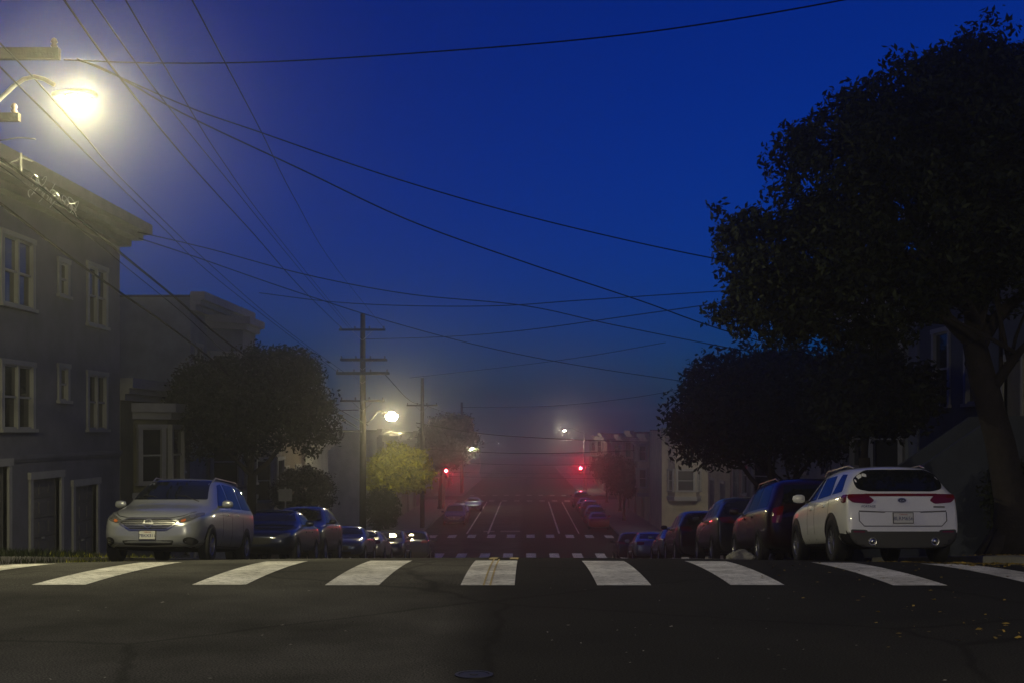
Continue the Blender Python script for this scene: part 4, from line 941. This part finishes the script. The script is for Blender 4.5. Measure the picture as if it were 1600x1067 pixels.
def street_lamp(label, base_x, y, head, glow, rl=.13, post=None, group='street lamps', r_arm=.035, drop=1.):
    """post None: the arm is bolted to a utility pole; otherwise a steel post of its own."""
    head = Vector(head); s = 1 if head.x > base_x else -1
    o = thing('street_lamp', label, 'street lamp', (base_x, y, sw(y) if post else head.z - .5), group=group); O = Vector(o.location)
    hl = head - O; hk = .38 if drop >= 1 else .0
    if post: MB().tube([(0, 0, -.2), (0, 0, hl.z * .6), (0, 0, hl.z - .2)], [.11, .085, .06], 10).build('post', M_STEEL, o, True)
    st = Vector((0 if post else s * .17, 0, hl.z - .35)); en = hl + Vector((-s * .34, 0, rl * .3 + .06))
    pts = [st.lerp(en, t) + Vector((0, 0, .22 * math.sin(math.pi * t * .9) - .12 * math.sin(math.pi * t * 2))) for t in np.linspace(0, 1, 10)]
    MB().tube(pts, r_arm, 8).build('arm', M_STEEL, o, True)
    hb = MB(); base = []
    prof = [(-.38, .05, .05), (-.26, .11, .07), (-.10, .19, .085), (.12, .21, .085), (.25, .15, .07), (.32, .05, .035)]
    n = 10
    for (xx, wy, hz_) in prof:
        for j in range(n):
            a = 2 * math.pi * j / n; hb.v.append((s * xx, wy * math.cos(a), max(hz_ * math.sin(a), -.03)))
    for i in range(len(prof) - 1):
        for j in range(n): hb.f.append((i * n + j, i * n + (j + 1) % n, (i + 1) * n + (j + 1) % n, (i + 1) * n + j))
    hb.f.append(tuple(range(n))); hb.f.append(tuple((len(prof) - 1) * n + j for j in range(n)))
    hd = hb.build('lamp_head', M_DTRIM, o, True, Matrix.Translation(hl + Vector((0, 0, rl * hk + .03))) @ Matrix.Diagonal((max(.9, rl / .19), max(.9, rl / .19), 1, 1)))
    MB().lathe((0, 0, 0), ([(.0, rl), (rl * .5, rl * .87), (rl * .87, rl * .5)] if drop >= 1 else [(0, .01)]) + [(rl, 0), (rl * .87, -rl * .5 * drop), (rl * .5, -rl * .87 * drop), (.0, -rl * drop)], 'z', 10).build('lens', glow, hd, True, Matrix.Translation((s * .02, 0, -rl * hk - .03)))
    if drop < 1: MB().lathe((0, 0, 0), [(rl * 1.06, .03), (rl * 1.07, -rl * .16), (rl * 1.10, -rl * .16), (rl * 1.09, .03)], 'z', 16).build('added_cutoff_ring', M_DTRIM, hd, True, Matrix.Translation((s * .02, 0, -.03)))  # added ring that keeps lamplight off the crossarm
    return o
street_lamp('near street lamp glowing warm on a curved arm from the left pole', PX, 18.5, P(120, 152, 18.5), M_LAMPGLOW, .185, drop=.85)
street_lamp('second street lamp, glowing warm beside the tall crossarm pole', -8.93, 66, P(611, 650, 66), M_LAMPGLOW2, .25)
street_lamp('small white lamp at the edge of the hazy tree far down the left', -8.9, 130, P(738, 700, 130), M_WHITEGLOW, .13, post=True, drop=.6)
street_lamp('pale street lamp hanging in the fog above the red signal', 8.2, 176, P(882, 672, 176), M_WHITEGLOW, .125, post=True, drop=.9)
street_lamp('tiniest white lamp low over the road in the far fog', -9.0, 232, P(778, 692, 232), M_WHITEGLOW, .06, post=True, drop=.6)
street_lamp('street lamp of the near corner behind the viewer, lighting the white tailgate', 8.6, -4.0, (5.4, -4.0, 6.7), M_LAMPGLOW3, .16, post=True, drop=.5)
street_lamp('street lamp on the far cross street, lighting the cream corner house', 16.0, 85.5, (13.9, 85.5, gz(85) + 7.4), M_LAMPGLOW4, .17, post=True, drop=.7)
def signal(label, x, y, face_pt, arm=True):
    zb = sw(y); o = thing('traffic_signal', label, 'traffic signal', (x, y, zb), group='red traffic signals'); f_ = Vector(face_pt) - Vector(o.location)
    MB().tube([(0, 0, -.2), (0, 0, f_.z + .7)], [.075, .06], 10).build('post', M_STEEL, o, True)
    MB().tube([(0, 0, f_.z - .1), (f_.x * .9, f_.y + .14, f_.z - .1)], .03, 6).box(0, .01, 0, .01, f_.z - .4, f_.z - .39).build('bracket', M_STEEL, o)
    hs = MB().box(f_.x - .18, f_.x + .18, f_.y + .02, f_.y + .26, f_.z - .92, f_.z + .22).build('signal_housing', M_BLACK, o)
    for k in range(3):
        zc = f_.z - k * .35
        MB().lathe((f_.x, f_.y, zc), [(.0, .0), (.10, .004), (.15, .018)], 'y', 14).build('signal_lens', M_REDGLOW if k == 0 else M_SIGOFF, hs, True)
        v = MB(); n = 14
        for j in range(n):
            a0 = 2 * math.pi * (.0 + j / n); a1 = 2 * math.pi * ((j + 1) / n)
            v.quad((f_.x + .165 * math.cos(a0), f_.y + .02, zc + .165 * math.sin(a0)), (f_.x + .165 * math.cos(a1), f_.y + .02, zc + .165 * math.sin(a1)), (f_.x + .165 * math.cos(a1), f_.y - .36, zc + .165 * math.sin(a1)), (f_.x + .165 * math.cos(a0), f_.y - .36, zc + .165 * math.sin(a0)))
        v.build('visor', M_BLACK, hs)
    return o
signal('red traffic signal glowing on the far right corner', 7.9, 163, P(907, 731, 163))
signal('red traffic signal half hidden by the hazy tree on the far left', -10.3, 147, P(697, 735, 147))

# ------------------------------------------------------------------ overhead wires
def wire(label, pts, r=.012, sub=10, group='overhead wires'):
    """pts: points of the place the wire hangs through; smoothed as one sagging line."""
    pts = [Vector(p) for p in pts]; out = []
    ext = [pts[0] * 2 - pts[1]] + pts + [pts[-1] * 2 - pts[-2]]
    for i in range(len(pts) - 1):
        p0, p1, p2, p3 = ext[i:i + 4]
        for k in range(sub):
            t = k / sub; out.append(.5 * ((2 * p1) + (p2 - p0) * t + (2 * p0 - 5 * p1 + 4 * p2 - p3) * t * t + (3 * p1 - p0 - 3 * p2 + p3) * t ** 3))
    out.append(pts[-1])
    return tag(MB().tube(out, r, 5).build('overhead_wire', M_WIRE, smooth=True), label, 'wire', group)
def span(a, b, sag, n=5):
    a, b = Vector(a), Vector(b); return [a.lerp(b, t) - Vector((0, 0, 4 * sag * t * (1 - t))) for t in np.linspace(0, 1, n)]
def through(*q): return [P(*t) for t in q]
wire('topmost wire, from the near crossarm up to the right and out over the tree', through((100, 94, 18.5), (240, 99, 18.3), (420, 97, 18), (640, 84, 17.5), (900, 63, 17), (1100, 38, 16.6), (1330, -2, 16), (1500, -40, 15.6)), .011)
wire('upper of the two long wires from the near crossarm to the big right tree', through((120, 92, 18.4), (180, 118, 18.5), (300, 170, 19), (400, 205, 19.3), (620, 280, 20), (850, 345, 20.7), (1110, 403, 21.5), (1300, 430, 22)), .011)
wire('lower of the two long wires from the near crossarm to the big right tree', through((120, 94, 18.6), (170, 112, 18.8), (290, 180, 19.6), (470, 265, 21), (640, 345, 22.4), (820, 410, 24), (1000, 470, 26), (1150, 522, 28), (1400, 590, 33)), .013)
pk = lambda px, py: P(px, py, 66)
wire('leftmost of the four wires running from overhead down to the crossarm pole', [P(60, -60, 12), P(100, 0, 13.5), P(190, 125, 17), P(300, 260, 23), P(400, 370, 33), P(470, 450, 45), pk(537, 516)], .013)
wire('second of the four wires running from overhead down to the crossarm pole', [P(100, -60, 12), P(143, 0, 13.5), P(250, 150, 18), P(350, 275, 25), P(455, 405, 40), pk(548, 516)], .009)
wire('third of the four wires running from overhead down to the crossarm pole', [P(165, -55, 12), P(196, 0, 13.5), P(280, 142, 18), P(345, 248, 24), P(430, 365, 36), pk(552, 516)], .009)
wire('rightmost of the four wires running from overhead to the top of the crossarm pole', [P(275, -50, 12), P(300, 0, 13.5), P(370, 133, 18), P(410, 210, 22), P(460, 310, 30), P(520, 412, 46), pk(602, 516)], .009)
wire('upper wire passing behind the near lamp down to the crossarm pole', [P(-60, 10, 15), P(0, 68, 16), P(60, 130, 19), P(130, 210, 23), P(200, 290, 28), P(330, 415, 41), P(440, 510, 54), pk(540, 583)], .012)
wire('lower wire passing behind the near lamp down to the crossarm pole', [P(-60, 50, 15), P(0, 105, 16), P(55, 160, 19), P(150, 255, 24.5), P(250, 352, 32), P(350, 445, 44), pk(530, 583)], .012)
wire('thick dark cable crossing the corner of the grey house', [P(-120, 235, 17.5), P(0, 318, 20), P(100, 395, 23), P(180, 452, 26), P(250, 500, 30), P(330, 560, 36), P(430, 640, 52), pk(560, 640)], .024)
wire('bundled service cable along the grey house cornice to the left tree', [P(-60, 215, 17.8), P(20, 262, 19.6), P(100, 322, 22), P(190, 397, 26), P(270, 462, 31), P(385, 556, 42), pk(560, 668)], .028)
wire('thin wire just under the bundled service cable', [P(-60, 222, 17.9), P(22, 275, 19.8), P(110, 345, 22.6), P(200, 420, 27), P(280, 485, 33), P(400, 585, 46), pk(562, 672)], .010)
wire('long slack service wire from the grey house corner to the right trees, upper', through((215, 363, 35), (330, 390, 36), (480, 430, 37), (640, 460, 38), (820, 478, 39), (960, 508, 40), (1160, 547, 42), (1260, 560, 43)), .016)
wire('slack service wire from the grey house corner falling to the lower right tree', through((215, 372, 36), (300, 400, 38), (450, 452, 42), (600, 500, 46), (750, 540, 50), (900, 570, 53), (1080, 597, 57), (1150, 605, 58)), .017)
wire('wire sagging across the middle of the sky to the right tree', through((405, 458, 44), (520, 472, 44), (640, 478, 43.5), (780, 478, 43), (900, 470, 42), (1020, 462, 41), (1130, 455, 40)), .016)
wire('wire rising from the crossarm pole to the right tree', [pk(570, 530), P(700, 526, 62), P(820, 516, 58), P(960, 497, 53), P(1130, 473, 47), P(1200, 462, 45)], .020)
wire('faint wire from the far left pole rising to the right', through((640, 590, 90), (800, 572, 84), (920, 556, 80), (1040, 535, 76)), .020)
wire('second faint wire low over the street rising to the right', through((722, 636, 110), (860, 634, 104), (980, 622, 98), (1070, 607, 92)), .022)
for i, (y0_, y1_, ym, d, l) in enumerate(((660, 690, 683, 100, 'highest of the span wires crossing the street in the fog'), (700, 702, 708, 112, 'span wire crossing the street level with the small white lamp'), (718, 722, 726, 138, 'span wire crossing just above the red signals'), (735, 738, 739.5, 146, 'span wire crossing level with the red signals'), (742, 746, 746, 142, 'lowest span wire crossing below the red signals'))):
    wire(l, through((650, y0_, d), (740, (y0_ + ym * 2) / 3, d), (830, ym, d), (930, (ym + y1_) / 2 + 1, d), (1010, y1_, d)), .035, group='span wires across the far street')
wire('upper lamp-lit service drop left of the second lamp', through((505, 622, 62), (535, 642, 63), (575, 664, 65.6)), .020)
wire('bright service drop meeting the pole under the second lamp', through((500, 660, 60), (530, 672, 62), (565, 674, 65.7)), .022)
wire('short slack wire between the lower crossarm tip and the left edge', through((-60, 225, 18.0), (0, 220, 18.2), (30, 216, 18.4), (56, 218, 18.5)), .010)
wire('long wire pair along the far left poles', [pk(600, 583), P(640, 625, 90), P(664, 633, 103), P(700, 645, 135), P(722, 650, 167)], .024)
g = np.random.default_rng(8); p0 = P(618, 676, 65.2)
SPL = thing('cable_splice', 'bright bundle of looped cable ends just below the second street lamp', 'cable splice', p0)
for k in range(7):
    dz = g.uniform(-.12, .12); w_ = g.uniform(.25, .75)
    MB().tube([Vector((-w_, g.normal() * .05, dz + g.normal() * .05)), Vector((-w_ * .3, 0, dz + .03)), Vector((w_ * .4, g.normal() * .05, dz - .02)), Vector((w_, 0, dz + g.normal() * .06))], .016, 5).build('cable_loop', M_STEEL, SPL)
# crumpled cable coils and clips glinting under the cornice
COIL = thing('cable_coil', 'tangle of glinting cable loops hanging below the grey house cornice', 'cable coil', P(50, 285, 21)); g = np.random.default_rng(3)
for k in range(26):
    t = k / 26; p = P(50 + t * 70, 285 + t * 42, 21 + t * 1.5) + Vector((g.normal() * .05, g.normal() * .05, g.normal() * .08 - .02))
    a = g.uniform(0, 6.28); q = [p + Vector((math.cos(a + u) * .07, math.sin(a + u) * .05, math.sin(u * 1.3) * .08)) for u in np.linspace(0, 3.4, 6)]
    MB().tube([v - COIL.location for v in q], .006, 4).build('cable_loop', M_CHROME, COIL)
p = P(33, 262, 20.2); b = MB().tube([p + Vector((0, 0, .24)), p - Vector((0, 0, .12))], .02, 8).tube([p + Vector((-.5, -.1, .08)), p + Vector((-.2, 0, .06)), p + Vector((0, 0, .16)), p + Vector((.2, 0, .10))], .014, 5)
tag(b.build('cable_bracket', M_DTRIM), 'grey cable bracket at the top of the grey house wall, under the near lamp', 'bracket')

# ------------------------------------------------------------------ small things
y = 42.0; x = P(446, 0, y).x; o = thing('parking_sign', 'small pale parking sign on a thin post in front of the clipped ball tree', 'sign', (x, y, sw(y)))
MB().tube([(0, 0, -.1), (0, 0, 2.45)], .03, 8).build('post', M_STEEL, o)
MB().box(-.23, .23, -.05, -.035, 1.98, 2.40).build('sign_plate', M_TRIM, o)
# crumpled bag by the right kerb
g = np.random.default_rng(5); y = 19.2; x = P(1163, 0, y).x - .05
bm = bmesh.new(); bmesh.ops.create_icosphere(bm, subdivisions=3, radius=1)
for v in bm.verts:
    n = v.co.copy(); k = 1 + .25 * math.sin(n.x * 5 + 1) * math.cos(n.y * 4) + g.normal() * .07
    v.co = Vector((n.x * .21 * k, n.y * .16 * k, max(n.z, -.35) * .11 * k + .035))
me = bpy.data.meshes.new('crumpled_bag'); bm.to_mesh(me); bm.free(); me.materials.append(mat('bag_paper', (.17, .165, .15), .8, var=.3, scale=9))
o = put('crumpled_bag', me, None, Matrix.Translation((x, y, rz(x, y) + .002))); tag(o, 'crumpled pale bag lying on the road edge in front of the black four-wheel drive', 'bag')
# valve cover
o = thing('valve_cover', 'small round iron valve cover sunk in the asphalt at the very bottom of the view', 'valve cover', (-.36, 8.2, rz(-.36, 8.2) + .004))
M_IRON = mat('cast_iron', (.03, .029, .027), .5, metal=.6, var=.3)
MB().lathe((0, 0, 0), [(.13, -.01), (.13, .005), (.105, .005), (.105, -.004)], 'z', 28).build('rim', M_IRON, o)
MB().lathe((0, 0, 0), [(.10, -.004), (.10, .003), (.03, .003), (.03, .007), (0, .007)], 'z', 24).build('lid', M_IRON, o)
